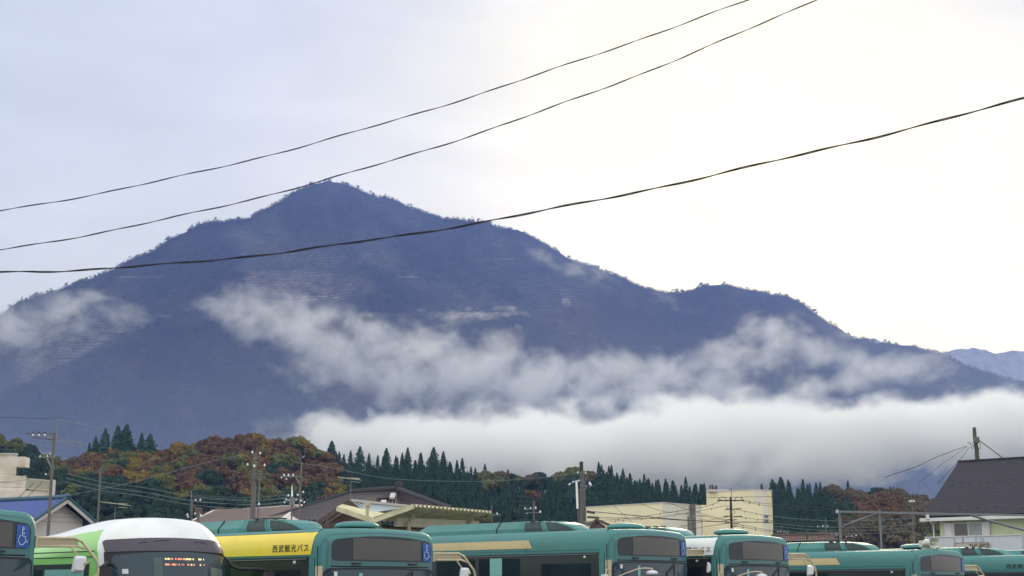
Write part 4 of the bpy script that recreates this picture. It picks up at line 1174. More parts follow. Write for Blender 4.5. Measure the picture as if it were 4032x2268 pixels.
m_concd = mat("pinkish_wall", (0.74, 0.66, 0.57), 0.85, var=0.08, scale=0.7, dirt=((0.40, 0.27, 0.18), 0.8, 0.5))
m_rail = mat("pale_railing", (0.55, 0.53, 0.40), 0.6)
m_dark_pole = mat("dark_stained_pole", (0.055, 0.045, 0.038), 0.85, var=0.3, scale=4)
m_insul = mat("white_insulator", (0.85, 0.87, 0.88), 0.25, var=0.02)
m_steel = mat("galvanised_steel", (0.20, 0.215, 0.225), 0.55, var=0.15, scale=2, metal=0.3)
m_steel_d = mat("dark_steel", (0.07, 0.075, 0.08), 0.6)
m_wire = mat("dark_wire", (0.016, 0.016, 0.02), 0.6)
m_wire_pale = mat("pale_wire", (0.16, 0.22, 0.23), 0.5)
m_house_roof = mat("charcoal_brown_slates", (0.042, 0.038, 0.052), 0.75, var=0.12, scale=2.5)
m_house_wall = mat("pale_green_render", (0.53, 0.555, 0.36), 0.85, var=0.05, scale=1.0)
m_white_wall = mat("white_fascia", (0.68, 0.69, 0.68), 0.6, var=0.05, scale=1.5)
m_balcony = mat("pale_grey_balcony_sheet", (0.58, 0.62, 0.66), 0.6, var=0.06, scale=1.2)
m_shutter = mat("white_shutter", (0.62, 0.58, 0.58), 0.6, var=0.04)
m_curtain = mat("net_curtain", (0.30, 0.33, 0.32), 0.8, var=0.3, scale=4)
m_winglass = mat("grey_window_glass", (0.12, 0.12, 0.11), 0.12, var=0.15, scale=2)
m_brick = mat("reddish_roof", (0.17, 0.10, 0.085), 0.85, var=0.25, scale=2, dirt=((0.09, 0.06, 0.055), 3, 0.6))
m_signboard = mat("faded_sign_board", (0.50, 0.49, 0.44), 0.7, var=0.08)
m_signred = mat("faded_red_paint", (0.38, 0.20, 0.17), 0.7)

def lerp(a, b, t): return Vector(a) * (1 - t) + Vector(b) * t
m_joint = mat("dark_tile_joint", (0.022, 0.022, 0.026), 0.9, var=0.2)
def tiled(mb, e0, e1, r1, r0, ribs, rows, amp=0.05, step=0.03, mi=0):
    """tile slope: eave e0-e1, ridge r0-r1, rounded ribs with dark valleys running down, stepped courses"""
    e0, e1, r0, r1 = map(Vector, (e0, e1, r0, r1))
    nrm = (e1 - e0).cross(r0 - e0).normalized()
    if nrm.z < 0: nrm = -nrm
    per = 4; nu = ribs * per; vs = []
    for j in range(rows * 2 + 1):
        row = j // 2
        v = min(1.0, row / rows + (0.97 / rows if j % 2 else 0.0))
        lift = step * (1 - (j % 2))
        for i in range(nu + 1):
            u = i / nu; ph = (i % per) / per
            p = lerp(lerp(e0, e1, u), lerp(r0, r1, u), v)
            hh = 0 if ph == 0 or i == nu else (0.15 if i % per == 1 else math.sin(math.pi * (ph - .1) / .9))
            vs.append(p + nrm * (amp * hh + lift))
    n = nu + 1
    for j in range(rows * 2):
        for i in range(nu):
            mb.add([], [])
            mb.f.append((j * n + i + mb_base(mb, vs), j * n + i + 1 + mb_base(mb, vs), (j + 1) * n + i + 1 + mb_base(mb, vs), (j + 1) * n + i + mb_base(mb, vs)))
            mb.m.append(1 if i % per == 0 else mi)
    mb.v.extend([tuple(p) for p in vs])
def mb_base(mb, vs): return len(mb.v)
def root_at(p, name, label, cat, group=None):
    return empty(name, (p[0], p[1], 0), 0, label, cat, group)

# --- blue tiled house, lower left
zr_, ze_ = 9.15, 7.30
A = Pz(262, 1962, zr_); w_ = Vector((-.86, .51, 0)); g_d = Vector((.53, .85, 0)).normalized()
rt = root_at(A, "blue_roof_house", "house with glossy blue tiled roof and pale gable wall", "house")
hw_ = 3.15; Lh = 11.0
eL = A - g_d * hw_ + Vector((0, 0, ze_ - zr_)); eR = A + g_d * hw_ + Vector((0, 0, ze_ - zr_))
mb = MB(); tiled(mb, eL + w_ * Lh, eL, A, A + w_ * Lh, 38, 9, .07, .015)
tiled(mb, eR, eR + w_ * Lh, A + w_ * Lh, A, 38, 9, .07, .015)
ro = mb.build("tiled_roof", [m_tile_blue, m_joint], rt)
mb = MB().tube([A + w_ * Lh + Vector((0, 0, .12)), A + Vector((0, 0, .12)) - w_ * .1], .17, 8)
for k in range(40): mb.ball(A + w_ * (k * .28) + Vector((0, 0, .02)) - g_d * .16, .11, 6, 4)
mb.ball(A - w_ * .12 + Vector((0, 0, .16)), .24, 8, 6)
mb.build("ridge_cap", m_tile_edge, ro)
for (ea, nm) in ((eL, "verge"), (eR, "verge")):
    MB().tube([A - w_ * .12 + Vector((0, 0, .07)), ea - w_ * .12 + Vector((0, 0, .04))], .13, 8).build("verge_tiles", m_tile_edge, ro)
    MB().bar(A - w_ * .12 - Vector((0, 0, .22)), ea - w_ * .12 - Vector((0, 0, .22)), .08, .26).build("barge_board", m_trim, rt)
gb = w_ * .75
g0, g1 = A + gb - g_d * (hw_ - .7), A + gb + g_d * (hw_ - .7)
zl = ze_ + .7 * (zr_ - ze_) / hw_ - .12
poly = [Vector((g0.x, g0.y, 0)), Vector((g1.x, g1.y, 0)), Vector((g1.x, g1.y, zl)), A + gb - Vector((0, 0, .15)), Vector((g0.x, g0.y, zl))]
MB().prism(poly, w_ * (Lh - 1.4)).build("wall", m_gable, rt)
for zz in (8.05, 7.72, 7.36):
    t = (zr_ - .3 - zz) / (zr_ - ze_) * hw_
    t = min(t, hw_ - .75)
    MB().bar(Vector((A.x, A.y, zz)) + gb * .985 - g_d * t, Vector((A.x, A.y, zz)) + gb * .985 + g_d * t, .02, .02).build("siding_joint", m_wood, rt)

# --- beige apartment block, far left
Dp = 150.0
rt = root_at(P(60, 1900, Dp), "apartment_block", "stained beige apartment block with railed roof terrace behind the blue roof", "building")
def fbox(x0, x1, yt, yb, d, depth, dz=0):
    """box whose front face spans the given pixels at distance d"""
    a, b = P(x0, yt, d), P(x1, yt, d); zb = 0.0 if yb is None else P(x0, yb, d).z
    return ((a.x + b.x) / 2, d + depth / 2, (a.z + zb) / 2), (b.x - a.x, depth, a.z - zb)
def fslab(mb, x0, x1, yt, d, depth):
    a, b = P(x0, yt, d), P(x1, yt, d)
    mb.prism([Vector((a.x, d, 0)), Vector((b.x, d, 0)), Vector((b.x, d, a.z)), Vector((a.x, d, a.z))], (b.x / d * depth * 1.05, depth, 0))
mb = MB(); fslab(mb, -400, 69, 1787, Dp + .4, 9); fslab(mb, -400, 104, 1873, Dp, 8); fslab(mb, -400, 214, 1931, Dp - .5, 12)
mb.build("wall", m_concd, rt)
MB().box(*fbox(56, 98, 1798, 1837, Dp - 1.6, 1.6)).build("overhanging_parapet", m_concd, rt)
MB().box(*fbox(-60, 66, 1784, 1789, Dp + .2, .5)).build("coping", m_gable, rt)
MB().box(*fbox(201, 215, 1889, 1958, Dp - .9, .4)).build("end_post", m_gable, rt)
r_ = MB(); a, b = P(104, 1885, Dp - .7), P(203, 1893, Dp - .7); a2, b2_ = P(104, 1924, Dp - .7), P(203, 1931, Dp - .7)
r_.bar(a, b, .12); r_.bar(a2, b2_, .12)
for k in range(27):
    r_.bar(lerp(a, b, k / 26), lerp(a2, b2_, k / 26), .05)
r_.build("terrace_railing", m_rail, rt)

# --- weathered red roof
D0 = 95.0
ra, rb_ = P(842, 2013, D0), P(1187, 1991, D0 - 3); rb_.z = ra.z = (ra.z + rb_.z) / 2 + .0
rb_ = Pz(1187, 1991, ra.z); ra = Pz(842, 2013, ra.z)
rt = root_at(ra, "red_roof_house", "low house with weathered red and grey tiled hip roof", "house")
zz = ra.z - 1.7
e0, e1 = Pz(700, 2080, zz), Pz(1100, 2052, zz)
mb = MB(); tiled(mb, e0, e1, rb_, ra, 48, 14, .03, .03)
ro = mb.build("tiled_roof", [m_tile_red, m_joint], rt)
back = Vector((1.0, 4.2, 0))
MB().add([ra, rb_, rb_ + back + Vector((0, 0, -1.7)), ra + back + Vector((-2, 0, -1.7))], [(0, 1, 2, 3)]).add([rb_, e1, e1 + Vector((3.2, 5, 0)), rb_ + back + Vector((0, 0, -1.7))], [(0, 1, 2, 3)]).build("rear_slope", m_gable, ro)
MB().tube([e0, ra, rb_, e1], .10, 6).build("ridge_cap", m_trim, ro)
c = (e0 + e1) / 2 + Vector((0, 3.2, 0)); MB().box((c.x + .3, c.y, zz / 2), ((e1 - e0).x * .9, 4, zz), rz=math.atan2((e1 - e0).y, (e1 - e0).x)).build("wall", m_wood, rt)

# --- large Japanese house
zb = 7.6
B0, B1 = Pz(1382, 1948, zb), Pz(1566, 1934, zb)
rt = root_at(B0, "japanese_house", "large old Japanese house with grey brown tiled roof behind the canopy", "house")
E0 = Pz(1045, 2052, 5.75); E1 = Pz(1250, 2075, 5.2); E2 = Pz(1780, 2015, 5.9); E3 = Pz(1560, 2060, 5.2)
mb = MB(); tiled(mb, E0, E3, B1, B0, 26, 8, .12, .02)
ro = mb.build("tiled_roof", [m_tile_brown, m_joint], rt)
mb = MB(); tiled(mb, E3, E2, lerp(B0, B1, 1), lerp(B0, B1, .98), 20, 14, .08, .04)
mb.build("hip_slope", [m_tile_purple, m_joint], ro)
up = Vector((0, 0, .12))
MB().tube([B0 + up, B1 + up], .20, 8).tube([B1 + up, E2 + up], .16, 8).tube([B0 + up, E0 + up * .5], .15, 8).build("ridge_cap", m_ridge, ro)
MB().ball(B1 + Vector((.05, 0, .22)), (.26, .3, .36), 10, 8).build("ridge_end_tile", m_ridge, ro)
# low dark upper gable ledge with white plaster ends
q0, q1 = Pz(1488, 1972, 6.8), Pz(1556, 1970, 6.85)
MB().bar(q0, q1, .5, .28).build("ledge", m_ridge, ro)
MB().bar(Pz(1508, 1984, 6.5), Pz(1512, 1972, 6.7), .28, .1).build("plaster_end", m_gable, ro)
MB().bar(Pz(1543, 1962, 6.9), Pz(1548, 1944, 7.2), .26, .1).build("plaster_end", m_gable, ro)
cen = (E0 + E2) / 2 + Vector((0, 4, 0)); MB().box((cen.x, cen.y, 2.7), (9.5, 7, 5.4)).build("wall", m_wood, rt)
# front porch gable with ribbed metal roof
Dq = 58.0
a = P(1383, 1975, Dq); f_l = P(1243, 2068, Dq + .5); f_r = P(1445, 2022, Dq - .2)
far = P(1606, 1997, Dq + 3.5); far_e = P(1525, 2034, Dq + 3.0)
po = root_at(a, "porch_annex", "wooden gabled annex with ribbed pale metal roof in front of the Japanese house", "building")
MB().add([a, far, far_e, f_r], [(0, 1, 2, 3)]).build("metal_roof", m_metal_roof, po)
nb = MB()
for k in range(15):
    t = k / 14; nb.bar(lerp(a, far, t) + Vector((0, -.02, .015)), lerp(f_r, far_e, t) + Vector((0, -.02, .015)), .045, .02)
nb.build("roof_ribs", m_metal_dark, po)
MB().bar(a + up * .4, far + up * .4, .10).build("ridge_flashing", m_trim, po)
MB().bar(a, f_l, .18, .2).bar(a + Vector((.05, -.05, -.16)), f_l + Vector((.1, -.05, -.18)), .12, .12).bar(a - up * .6, f_r - up * .6, .12, .14).build("barge_board", m_wood, po)
MB().prism([a + Vector((0, .35, -.25)), f_l + Vector((.35, .35, .0)), Vector((f_l.x + .35, f_l.y + .35, 0)), Vector((f_r.x, f_r.y + .35, 0)), f_r + Vector((0, .35, -.1))], (0, .2, 0)).build("gable_wall", mat("brown_plank_wall", (.16, .11, .085), .85, var=.3, scale=6), po)
MB().bar(P(1290, 2046, Dq - .3), P(1290, 2075, Dq - .3), .14).bar(P(1222, 2080, Dq), P(1500, 2062, Dq), .16, .3).build("beam", m_wood, po)

# --- butterfly canopy of corrugated sheet
D1, D2 = 43.0, 47.2
n1, n2, n3 = P(1327, 2003, D1 + .4), P(1468, 2049, D1), P(1629, 1995, D1 - .2)
f1, f2, f3 = P(1345, 1994, D1 + 2.6), P(1512, 2030, D1 + 2.2), P(1936, 2021, D2)
f2b = f3 + (n2 - n3) * .95
ca_ = root_at(n2, "corrugated_canopy", "cream corrugated butterfly canopy on curved steel arms", "canopy")
def corrugated(mb, p00, p01, p11, p10, waves, amp, mi=0):
    """corrugation crests run from edge p00-p01 side to p10-p11 side; waves spaced along p00->p10"""
    p00, p01, p11, p10 = map(Vector, (p00, p01, p11, p10))
    nrm = (p10 - p00).cross(p01 - p00).normalized(); nrm = nrm if nrm.z > 0 else -nrm
    nu = waves * 8; top_, bot = [], []
    for i in range(nu + 1):
        u = i / nu; ph = (u * waves) % 1.0
        h = amp * (1 if ph < .38 else (1 - (ph - .38) / .16 if ph < .54 else (0 if ph < .84 else (ph - .84) / .16)))
        for v in range(7):
            t = v / 6
            p = lerp(lerp(p00, p10, u), lerp(p01, p11, u), t)
            top_.append(p + nrm * (h + .012)); bot.append(p + nrm * h)
    n = 7; N = len(top_)
    fs = []
    for i in range(nu):
        for v in range(6):
            a0 = i * n + v
            fs.append((a0, a0 + 1, a0 + n + 1, a0 + n)); fs.append((N + a0 + n, N + a0 + n + 1, N + a0 + 1, N + a0))
        for v in (0, 6):
            a0 = i * n + v; fs.append((a0, a0 + n, N + a0 + n, N + a0))
    for i in (0, nu):
        for v in range(6):
            a0 = i * n + v; fs.append((a0, a0 + 1, N + a0 + 1, N + a0))
    mb.add(top_ + bot, fs, mi)
mb = MB(); corrugated(mb, n2, n3, f3, f2b, 20, .075); mb.build("right_wing", m_canopy, ca_)
mb = MB(); corrugated(mb, n2, n1, f1, f2, 9, .06); mb.build("left_wing", m_canopy, ca_)
MB().bar(n2 + Vector((0, -.04, -.02)), n3 + Vector((0, -.04, .0)), .05, .13).bar(n2 + Vector((0, -.04, -.02)), n1 + Vector((0, -.04, .0)), .05, .13).build("edge_fascia", m_canopy, ca_)
bA, bB = lerp(n2, n3, .55) + Vector((0, .3, -.25)), lerp(f2b, f3, .60) + Vector((0, 0, -.22))
MB().bar(bA, bB, .12, .26).build("purlin", m_canopy_steel, ca_)
MB().bar(lerp(n2, f2b, .02) - up * 2.5, f2b - up * 2.5, .15, .2).build("valley_beam", m_canopy_steel, ca_)
for t in (0.12, 0.85):
    base = lerp(n2, f2b, t); e_ = lerp(lerp(n2, n3, .75), lerp(f2b, f3, .75), t)
    x0 = base + Vector((.55, 0, 0))
    pts = [Vector((x0.x, x0.y, 0)), Vector((x0.x, x0.y, 2.9)), x0 + Vector((.05, 0, -.75)), x0 + Vector((.22, 0, -.42)), lerp(x0, e_, .5) + Vector((0, 0, -.2)), e_ - Vector((0, 0, .12))]
    MB().tube(pts, .055, 8).build("curved_arm", m_canopy_steel, ca_, smooth=False)
    pts = [Vector((base.x - .1, base.y, 0)), Vector((base.x - .1, base.y, 2.9)), base + Vector((-.15, 0, -.6)), base + Vector((-.6, 0, -.22))]
    MB().tube(pts, .05, 8).build("curved_arm", m_canopy_steel, ca_)
# pipe post beside it
pt = P(1447, 1979, 41.5)
pp = root_at(pt, "pipe_post", "rusty cream pipe post with a cap rising in front of the canopy", "post")
MB().tube([(pt.x, pt.y, 0), (pt.x, pt.y, pt.z)], .045, 8).build("pipe", m_cream, pp)
MB().tube([(pt.x, pt.y, pt.z - .1), (pt.x + .01, pt.y, pt.z)], .085, 8).build("cap", m_cream, pp)

# --- cream factory building with tower
def block(root, name, cpx, lpx, rpx, z, mats, depth_l=None):
    """box block from its near corner pixel and the far ends of its two roof edges; left/right face colours carry painted light and shade"""
    c, l_, r_ = Pz(*cpx, z), Pz(*lpx, z), Pz(*rpx, z)
    b = l_ + r_ - c
    dn = Vector((0, 0, -z))
    mb = MB()
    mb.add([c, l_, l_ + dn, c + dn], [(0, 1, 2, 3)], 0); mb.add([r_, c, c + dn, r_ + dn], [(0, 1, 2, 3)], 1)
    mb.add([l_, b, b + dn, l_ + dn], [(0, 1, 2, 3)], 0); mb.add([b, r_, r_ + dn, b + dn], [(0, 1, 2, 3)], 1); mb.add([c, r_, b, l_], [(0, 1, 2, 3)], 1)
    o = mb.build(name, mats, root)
    return c, l_, r_, b
c0 = Pz(2607, 1979, 10.5)
fb = root_at(c0, "cream_factory", "windowless cream rendered building with a square tower", "building")
c, l_, r_, b_ = block(fb, "low_wing", (2607, 1979), (2308, 1997), (2760, 1991), 10.5, [m_cream_wall, m_cream_wall_shade])
MB().bar(l_, c, .12, .1).bar(c, r_, .12, .1).build("roof_flashing", m_gable, fb)
tz = 15.2
c2_, l2, r2, b2q = block(fb, "tower", (2967, 1927), (2781, 1937), (3039, 1931), tz, [m_cream_wall, m_cream_wall_shade])
MB().bar(l2, c2_, .14, .12).bar(c2_, r2, .14, .12).build("roof_flashing", m_gable, fb)
# link wall between the wings
d_l = r_.y + 4
la, lb = P(2735, 1989, d_l), P(2990, 1989, d_l)
MB().prism([Vector((la.x, la.y, 0)), Vector((lb.x, lb.y - 2, 0)), Vector((lb.x, lb.y - 2, la.z)), la], (0, 6, 0)).build("link_wing", m_cream_wall, fb)
qa = P(2728, 1986, r_.y - 1.5); k = (r_.y) / F_PX
MB().box((qa.x, r_.y - 1.2, (qa.z) / 2), (18 * k, 1.2, qa.z)).build("pilaster", m_conc, fb)
for x in (2712, 2724): 
    qq = P(x, 2083, r_.y - 3.2); MB().box((qq.x, qq.y, qq.z - .1), (9 * k, .2, 2.6)).build("window", m_winglass, fb)
nrm = Vector(((r2 - c2_).y, -(r2 - c2_).x, 0)).normalized()
ww = lerp(c2_, r2, .47); zt_ = P(3003, 2027, ww.y).z; zb_ = P(3003, 2058, ww.y).z
u_ = (r2 - c2_).normalized()
fr = MB().bar(Vector((ww.x, ww.y, (zt_ + zb_) / 2)) - u_ * .85 + nrm * .05, Vector((ww.x, ww.y, (zt_ + zb_) / 2)) + u_ * .85 + nrm * .05, .1, (zt_ - zb_)).build("window", mat("blue_grey_glass", (.12, .16, .2), .2), fb)
MB().bar(Vector((ww.x, ww.y, (zt_ + zb_) / 2)) - u_ * .9 + nrm * .14, Vector((ww.x, ww.y, (zt_ + zb_) / 2)) + u_ * .9 + nrm * .14, .06, .14).bar(Vector((ww.x, ww.y, zt_)) - u_ * .0 + nrm * .14, Vector((ww.x, ww.y, zb_)) + nrm * .14, .1, .1).build("frame", m_white_wall, fr)
sx = lerp(c2_, r2, .76)
MB().bar(Vector((sx.x, sx.y, 0)) + nrm * .02, Vector((sx.x, sx.y, tz - .2)) + nrm * .02, .8, .03).build("rust_streak", mat("rust_stain", (.74, .65, .42), .9, var=.12, scale=.6), fb)
t_ = l2 + (c2_ - l2) * .27 + Vector((0, 1, 0)); MB().box((t_.x, t_.y, tz + .1), (2.6, 2, .3)).build("skylight", m_gable, fb)
for fx in (.08, .12): t_ = l2 + (c2_ - l2) * fx; MB().tube([t_, t_ + Vector((0, 0, .9))], .12, 6).build("vent_pipe", m_conc, fb)

# --- small roofs between
dd = 85.0
a0, a1, ap = P(2325, 2072, dd), P(2385, 2072, dd), P(2347, 2050, dd)
sr = root_at(ap, "brown_gable_shed", "small shed with low brown gable roof behind the thick paired pole", "shed")
ll = P(2195, 2072, dd + 3); lt = P(2205, 2061, dd + 7)
MB().add([ap, lt, ll, a0], [(0, 1, 2, 3)]).build("roof", m_wood, sr)
for k_ in range(8): MB().bar(lerp(ap, lt, k_ / 7), lerp(a0, ll, k_ / 7), .05).build("roof_rib", m_trim, sr)
MB().prism([ap, a0, Vector((a0.x, a0.y, 0)), Vector((a1.x, a1.y, 0)), a1], (0, 1.5, 0)).build("gable_wall", mat("mauve_brown_wall", (.16, .12, .12), .85), sr)
MB().bar(ap + Vector((0, -.1, .05)), a0 + Vector((0, -.1, .05)), .2, .14).bar(ap + Vector((0, -.1, .05)), a1 + Vector((.3, -.1, .02)), .2, .14).build("barge_board", m_wood, sr)
dd = 100.0
a0, a1 = P(3040, 2113, dd), P(3292, 2105, dd - 2)
b0, b1 = P(3040, 2135, dd - 4), P(3300, 2130, dd - 6)
lr = root_at(a0, "long_reddish_roof_house", "long low house with mottled reddish brown roof right of the cream tower", "house")
mb = MB(); tiled(mb, b0, b1, a1, a0, 30, 5, .05, .04); mb.build("tiled_roof", [m_brick, m_joint], lr)
MB().tube([a0 + up * .5, a1 + up * .5], .14, 6).build("ridge_cap", m_wood, lr)
MB().prism([Vector((b0.x, b0.y + .6, 0)), Vector((b1.x, b1.y + .6, 0)), b1 + Vector((0, .6, -.1)), b0 + Vector((0, .6, -.1))], (0, 3, 0)).build("wall", m_conc, lr)
ap = P(3330, 2122, 80); a0, a1 = P(3308, 2138, 80), P(3352, 2138, 80)
gs = root_at(ap, "dark_gable_shed", "tiny shed with dark gable roof just right of the steel frame's post", "shed")
MB().bar(ap, a0, .2, .12).bar(ap, a1, .2, .12).build("roof", m_wood, gs)
MB().prism([ap - up, a0, Vector((a0.x, a0.y, 0)), Vector((a1.x, a1.y, 0)), a1], (0, 2, 0)).build("wall", m_wood, gs)
# low hut roofs at far left behind the white bus
a0, a1 = P(488, 2040, 90), P(545, 2036, 90)
hs = root_at(a0, "small_brown_roof_house", "sliver of a brown tiled roof above the white bus", "house")
MB().prism([a0, a1, a1 + Vector((.5, 0, -1.2)), a0 + Vector((-.8, 0, -1.2))], (0, 3, 0)).build("roof", m_brick, hs)
MB().box((a0.x + .4, 92, (a0.z - 1.2) / 2), (1.6, 2.4, a0.z - 1.2)).build("wall", m_wood, hs)

# --- pale green house at right
zE = 6.5
A = Pz(3632, 2034, zE)
uu = Vector((.74, -.67, 0)).normalized(); nn = Vector((.67, .74, 0)).normalized()
Lr = 15.0; m_, rise = 5.3, 3.62
hr = root_at(A, "pale_green_house", "pale green rendered house with big charcoal brown roof", "house")
R0 = A + nn * m_ + Vector((0, 0, rise)); A2, R2 = A + uu * Lr, R0 + uu * Lr
BK = A + nn * m_ * 2
mb = MB()
rows_ = 40
for j in range(rows_):
    t0, t1 = j / rows_, (j + 1) / rows_
    lift = Vector((0, 0, .018))
    mb.add([lerp(A, R0, t0) + lift, lerp(A2, R2, t0) + lift, lerp(A2, R2, t1), lerp(A, R0, t1)], [(0, 1, 2, 3)])
    mb.add([lerp(A, R0, t0) + lift, lerp(A2, R2, t0) + lift, lerp(A2, R2, t0) - lift, lerp(A, R0, t0) - lift], [(0, 1, 2, 3)])
mb.add([R0, R2, BK + uu * Lr, BK], [(0, 1, 2, 3)])
dn = Vector((0, 0, -.16))
mb.add([A + dn, A2 + dn, R2 + dn, R0 + dn], [(0, 1, 2, 3)]); mb.add([A, R0, R0 + dn, A + dn], [(0, 1, 2, 3)])
rf = mb.build("roof", m_house_roof, hr, fix=False)
MB().bar(R0 - uu * .02 + up * .3, R2 + up * .3, .16, .12).build("ridge_cap", m_ridge, rf)
sg = MB()
for (v, offs) in ((.075, 0), (.55, .2)):
    for k in range(12):
        q = lerp(A, R0, v + (.035 if k % 2 else 0)) + uu * (.45 + k * .56 + offs)
        MB().box((q.x, q.y, q.z + .05), (.09, .09, .10)).build("snow_guard", m_steel_d, rf)
MB().bar(A - uu * .15 + Vector((0, 0, -.20)) - nn * .06, A2 + Vector((0, 0, -.20)) - nn * .06, .07, .20).build("fascia_gutter", m_white_wall, hr)
WA = A + nn * .75 + uu * .72
MB().prism([Vector((WA.x, WA.y, 0)), Vector((WA.x, WA.y, 0)) + uu * (Lr - 1.4), Vector((WA.x, WA.y, zE + .1)) + uu * (Lr - 1.4), Vector((WA.x, WA.y, zE + .1))], nn * (m_ * 2 - 1.4)).build("wall", m_house_wall, hr)
MB().add([WA + nn * 0 - nn * .7 + Vector((0, 0, -.28)), WA + uu * (Lr - 1.4) - nn * .7 + Vector((0, 0, -.28)), WA + uu * (Lr - 1.4) + Vector((0, 0, -.27)), WA + Vector((0, 0, -.27))], [(0, 1, 2, 3)]).build("soffit", m_gable, hr)
def on_wall(px, py, off=0.03):
    """point on the front wall under pixel px,py"""
    u, v = (px - CX) / F_PX, (CY - py) / F_PX
    d = Vector((u, CP - v * SP, SP + v * CP)); o = Vector((0, 0, CAM_Z)); p0 = WA - nn * off
    t = (p0 - o).dot(nn) / d.dot(nn)
    return o + d * t
def wpanel(name, x0, x1, yt, yb, off, m, parent, th=.04, mid=None):
    a_, b_ = on_wall(x0, yt, off), on_wall(x1, yt, off); zb_ = on_wall(x0, yb, off).z
    return MB().prism([Vector((a_.x, a_.y, zb_)), Vector((b_.x, b_.y, zb_)), Vector((b_.x, b_.y, a_.z)), a_], nn * th).build(name, m, parent)
wf = wpanel("window", 3748, 3866, 2059, 2122, .07, m_white_wall, hr)
wpanel("pane", 3756, 3807, 2063, 2122, .11, m_winglass, wf)
wpanel("curtained_pane", 3813, 3862, 2062, 2122, .11, m_curtain, wf)
wpanel("shutter", 3717, 3746, 2060, 2122, .14, m_shutter, hr, .1)
wpanel("shutter", 3864, 3894, 2054, 2122, .14, m_shutter, hr, .1)
def at_bal(px, py, off=1.5): return on_wall(px, py, off)
ba, bb = at_bal(3641, 2117), at_bal(4022, 2107); zb_ = ba.z - 1.15
bal = MB().prism([Vector((ba.x, ba.y, zb_)), Vector((bb.x, bb.y, zb_)), Vector((bb.x, bb.y, ba.z)), ba], nn * 1.4).build("balcony", m_balcony, hr)
MB().bar(ba + up * .2 - nn * .02, Vector((bb.x, bb.y, ba.z)) + up * .2 - nn * .02, .06, .05).build("balcony_rail", m_white_wall, bal)
for x in (3757, 3790, 3842, 3862):
    q = at_bal(x, 2118, 1.53); MB().bar((q.x, q.y, ba.z - .06), (q.x, q.y, ba.z - .62), .018).build("sheet_joint", m_conc, bal)
MB().box(tuple(on_wall(3652, 2034, .9)), (.16, .16, .3)).build("rainwater_head", m_white_wall, hr)
MB().tube([on_wall(3654, 2045, .85), on_wall(3675, 2066, .05), Vector((on_wall(3675, 2066, .05).x, on_wall(3675, 2066, .05).y, 0))], .045, 6).build("downpipe", m_white_wall, hr)
# sign hung on the balcony
sA, sB = at_bal(3760, 2138, 1.62), at_bal(3893, 2135, 1.62)
sb_ = root_at(sA, "hanging_sign", "faded sign board hung on the balcony front, mostly hidden by the bus roof", "sign")
sA.z = sB.z = sA.z
dwn = Vector((0, 0, -.42))
MB().prism([sA, sB, sB + dwn, sA + dwn], nn * .04).build("board", m_signboard, sb_)
fr_ = MB().bar(sA - nn * .01, sB - nn * .01, .03, .03).bar(sB - nn * .01, sB + dwn - nn * .01, .03, .03).bar(sA - nn * .01, sA + dwn - nn * .01, .03, .03).bar(sA + dwn - nn * .01, sB + dwn - nn * .01, .03, .03)
fr_.build("frame", m_signred, sb_)
MB().bar(lerp(sA, sB, .25), lerp(sA, sB, .25) + Vector((0, 0, .3)), .015).bar(lerp(sA, sB, .85), lerp(sA, sB, .85) + Vector((0, 0, .3)), .015).build("hanger", m_wire, sb_)
us = (sB - sA).normalized(); ws_ = (sB - sA).length
t = MB(); text_mesh(t, "THE BEST", .30, lambda x, y: sA + us * (ws_ * .42 + x * .98) + Vector((0, 0, -.29 + y)) - nn * .02, 1.0, .006)
t.build("lettering", mat("faded_dark_lettering", (.13, .07, .06), .8), sb_)

# --- steel gantry frame in front of the pale green house
Dg = 62.0
gp = P(3305, 2014, Dg)
gr = root_at(gp, "steel_gantry", "grey steel frame of posts, long beam and diagonal braces", "frame")
k_ = Dg / F_PX
MB().bar(P(3297, 2014, Dg), P(3700, 2023, Dg), .09, 8 * k_).bar(P(3640, 2022, Dg - 4), P(4120, 2030, Dg - 9), .09, 7 * k_).build("beam", m_steel, gr)
for (x, yt, w) in ((3305, 2012, 9), (3463, 2004, 7)):
    a_ = P(x, yt, Dg + .15); MB().box((a_.x, a_.y, a_.z / 2), (w * k_, w * k_, a_.z)).build("post", m_steel, gr)
MB().tube([P(3312, 2074, Dg), P(3452, 2021, Dg)], 3.2 * k_, 8).build("brace", m_steel, gr)
MB().tube([P(3822, 2028, Dg - 6), P(3880, 2046, Dg - 6), P(4100, 2106, Dg - 6)], 4 * k_, 8).build("brace", m_steel, gr)
MB().box(tuple(P(3296, 2014, Dg - .1)), (7 * k_, .15, 13 * k_)).build("beam_end_cap", m_gable, gr)
MB().tube([P(3296, 2020, Dg - .2), P(3299, 2050, Dg - .2), P(3294, 2080, Dg - .2), P(3290, 2100, Dg - .2), P(3291, 2140, Dg - .2)], 1.6 * k_, 6).build("hanging_cable", m_wire, gr)
MB().box(tuple(P(3294, 2103, Dg - .3)), (11 * k_, .12, 14 * k_)).build("switch_box", m_steel, gr)
MB().tube([P(3582 + 28 + 28 * -math.cos(t * math.pi / 10), 2012 - 32 * math.sin(t * math.pi / 10), Dg - .1) for t in range(11)], 1.5 * k_, 6).build("arched_conduit", m_steel_d, gr)

